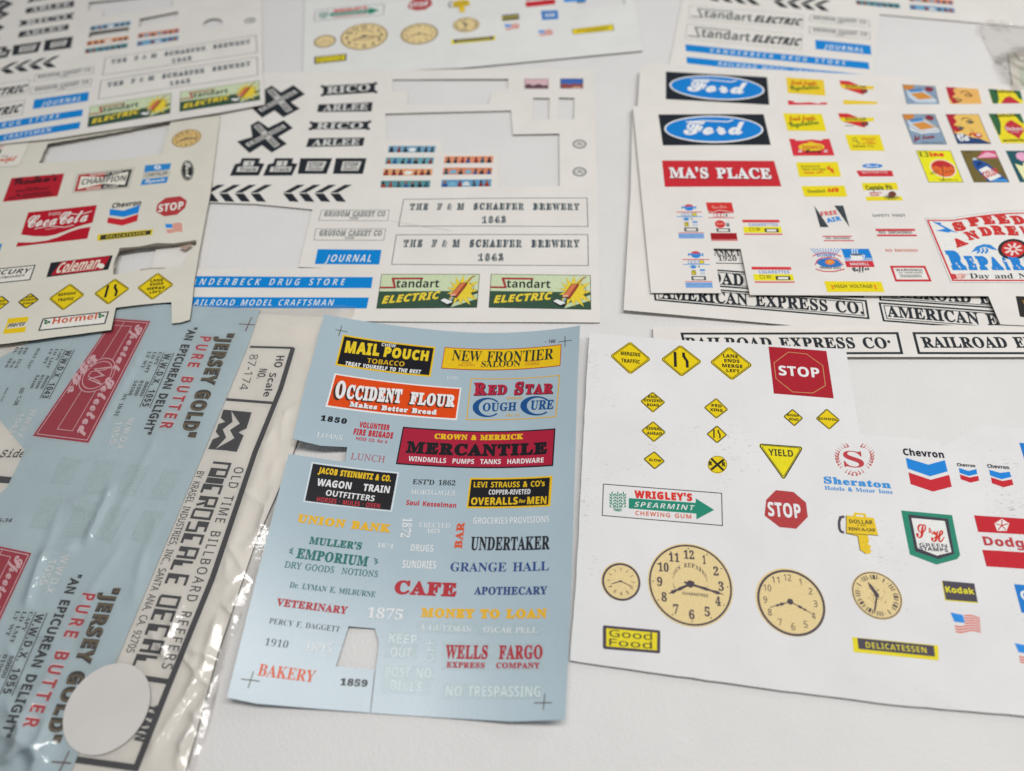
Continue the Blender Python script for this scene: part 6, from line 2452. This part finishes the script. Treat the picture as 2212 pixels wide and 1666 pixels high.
    d.text('WAGON   TRAIN', 'S', W, 683.5, 1049, 840.5, 1066, 15.5, w=.012)
    d.text('OUTFITTERS', 'S', W, 703, 1070.5, 808, 1083.5, 12.5)
    d.text('HORSES · MULES · OXEN', 'S', '#B8343E', 683.5, 1083.3, 820, 1098.5, 10)
    d.done()
    word(s, "EST'D 1862", 'B', '#2A2E34', 891, 1045.7, 983.5, 1049, 10.5)
    word(s, 'MORTGAGES', 'I', W, 887, 1068, 982.5, 1071, 10.5)
    word(s, 'Saul Kesselman', 'S', '#B32A36', 877, 1090.7, 985, 1097.3, 10.5, w=.01)
    d = Decal(s, 'overalls_sign', 'black sign with yellow edge, yellow and white lettering')
    d.quad([(1015.5, 1032.5), (1193.5, 1028), (1189, 1094), (1007.5, 1098)])
    d.rect('#DDB01C', 0, 0, 1, 1, 0)
    d.rect(BLK, .02, .055, .972, .945, 1)
    d.free()
    d.text("LEVI STRAUSS & CO's", 'S', '#E0B41E', 1023, 1053, 1176.5, 1050.5, 12)
    d.text('COPPER-RIVETED', 'S', W, 1055.5, 1068.7, 1145.5, 1067.5, 10.5)
    d.text('OVERALLS', 'S', '#E0B41E', 1017, 1091, 1118, 1090, 16, w=.01)
    d.text('for', 'B', '#E0B41E', 1121, 1086.5, 1135, 1086.2, 8, w=.01)
    d.text('MEN', 'S', '#E0B41E', 1138.5, 1089.7, 1180, 1088.5, 16, w=.01)
    d.done()
    word(s, 'UNION BANK', 'B', '#DDAA1E', 641, 1128, 842, 1151, 18, w=.035)
    word(s, '1872', 'B', W, 871, 1119, 865, 1161, 19)
    word(s, 'ERECTED', 'I', W, 905, 1139, 972, 1141, 10.5)
    word(s, '1853', 'B', W, 922, 1152, 949, 1152.7, 9, w=-.004)
    word(s, 'BAR', 'B', '#C9502C', 998, 1185.5, 1004, 1129, 17, w=.02)
    word(s, 'GROCERIES·PROVISIONS', 'S', W, 1022, 1132, 1185.5, 1128.5, 14, w=-.01)
    word(s, 'UNDERTAKER', 'B', '#1C1E24', 1016, 1188.5, 1187, 1187, 29, w=.012)
    d = Decal(s, 'emporium_lettering', 'three lines of green lettering')
    d.text("MULLER'S", 'B', TEAL, 667, 1175, 780, 1188, 16, w=.02)
    d.text('EMPORIUM', 'B', TEAL, 639, 1205.7, 793, 1224, 22, w=.02)
    d.text('DRY GOODS  NOTIONS', 'I', TEAL, 614, 1226, 815.5, 1247.5, 14, w=.008)
    for cx, cy, sg in ((629, 1190, 1), (813, 1212, -1)):
        d.line(TEAL, [(cx + 5 * sg, cy - 6), (cx - 2 * sg, cy - 2), (cx + 3 * sg, cy), (cx - 3 * sg, cy + 3), (cx + 4 * sg, cy + 7)], .35, 1, 'letters')
    d.done()
    word(s, '1874', 'B', W, 814, 1183, 849, 1185.7, 10, w=-.006)
    word(s, 'DRUGS', 'S', W, 887, 1190.7, 935, 1192.7, 15, w=-.006)
    word(s, 'SUNDRIES', 'S', W, 869, 1227.3, 941, 1229.5, 17, w=-.006)
    word(s, 'GRANGE HALL', 'B', '#22407A', 972.5, 1234, 1186, 1232.3, 19)
    word(s, 'Dr. LYMAN E. MILBURNE', 'B', '#2A6A64', 625, 1269, 810, 1290.3, 12)
    word(s, 'CAFE', 'B', '#A8202C', 850.5, 1283, 985.5, 1289.5, 30, w=.03)
    word(s, 'APOTHECARY', 'B', '#1E3A74', 1024, 1284.7, 1182, 1284, 17, w=.012)
    word(s, 'VETERINARY', 'B', '#A8242E', 595.5, 1308.3, 749, 1327, 16.5, w=.02)
    word(s, '1875', 'B', W, 792, 1334.3, 868.5, 1339.5, 22)
    word(s, 'MONEY TO LOAN', 'B', '#DDA814', 909, 1333, 1181, 1335.3, 20, w=.04)
    V = '#9DB0B6'
    for q in ([(900, 1342), (1172, 1349), (1172, 1371), (899, 1366)], [(836, 1366), (905, 1370), (900, 1424), (830, 1420)], [(828, 1438), (938, 1440), (930, 1502), (822, 1498)],
              [(956, 1477), (1172, 1480), (1168, 1510), (952, 1509)], [(955, 1386), (1178, 1388), (1174, 1449), (952, 1446)], [(934, 1380), (942, 1381), (940, 1432), (920, 1430)]):
        d = Decal(s, 'varnish_patch', rough=.27, base=.03)
        d.poly(V, q, 0)
        d.done()
    word(s, 'A GUTZMAN   OSCAR PELL', 'I', W, 905, 1360.3, 1161, 1367.5, 11.5)
    word(s, 'PERCY F. DAGGETT', 'B', '#2E3238', 580.5, 1347, 733, 1365.7, 12.5, w=-.008)
    word(s, '1910', 'B', '#33373C', 571, 1394, 620.5, 1400.7, 16, w=-.012)
    word(s, '1895', 'B', W, 657, 1408, 713, 1412.7, 22, w=-.012)
    word(s, 'BAKERY', 'B', '#D8541E', 555.5, 1459, 678, 1474.5, 26)
    word(s, '1859', 'B', '#33333A', 734, 1480.5, 793, 1484.3, 15, w=.02)
    word(s, 'KEEP', 'S', '#CDD6D8', 839, 1389, 899, 1393, 21, w=-.01)
    word(s, 'OUT', 'S', '#CDD6D8', 842, 1419, 888, 1422, 21, w=-.01)
    word(s, 'OFF', 'S', '#C2CED0', 937, 1430, 939, 1382, 20, w=-.01)
    word(s, 'POST NO', 'S', '#CCD8D9', 831, 1462, 930.5, 1465.5, 22, w=-.01)
    word(s, 'BILLS', 'S', '#CCD8D9', 842, 1490.5, 910.5, 1495.5, 22, w=-.01)
    d = Decal(s, 'express_lettering', 'two lines of red lettering')
    d.text('WELLS  FARGO', 'B', '#A3212E', 961, 1423, 1172, 1424, 30, w=.02)
    d.text('EXPRESS   COMPANY', 'B', '#A3212E', 964, 1442.3, 1166, 1444, 12.5, w=.02)
    d.done()
    word(s, 'NO TRESPASSING', 'S', '#CCD8D9', 963, 1504, 1167, 1505.5, 23, w=-.012)
    word(s, '- 166', 'N', '#4A3A40', 1177, 741.3, 1199, 741, 7, w=.03)
    for a, b, c, e in (((725, 712.3), (750.5, 717.3), (738.5, 704), (731.7, 726)), ((1206, 739), (1235, 735), (1220.5, 726.5), (1220.5, 749.5)),
                       ((521, 1467), (561.5, 1472), (548, 1450), (536, 1487)), ((1153.5, 1519), (1192.5, 1518), (1177, 1498.5), (1173.5, 1533.5))):
        d = Decal(s, 'registration_mark', 'thin dark cross')
        d.line('#4A3E36', [a, b], .28, 0)
        d.line('#4A4632', [c, e], .28, .5)
        d.done()


shop_art(blu)
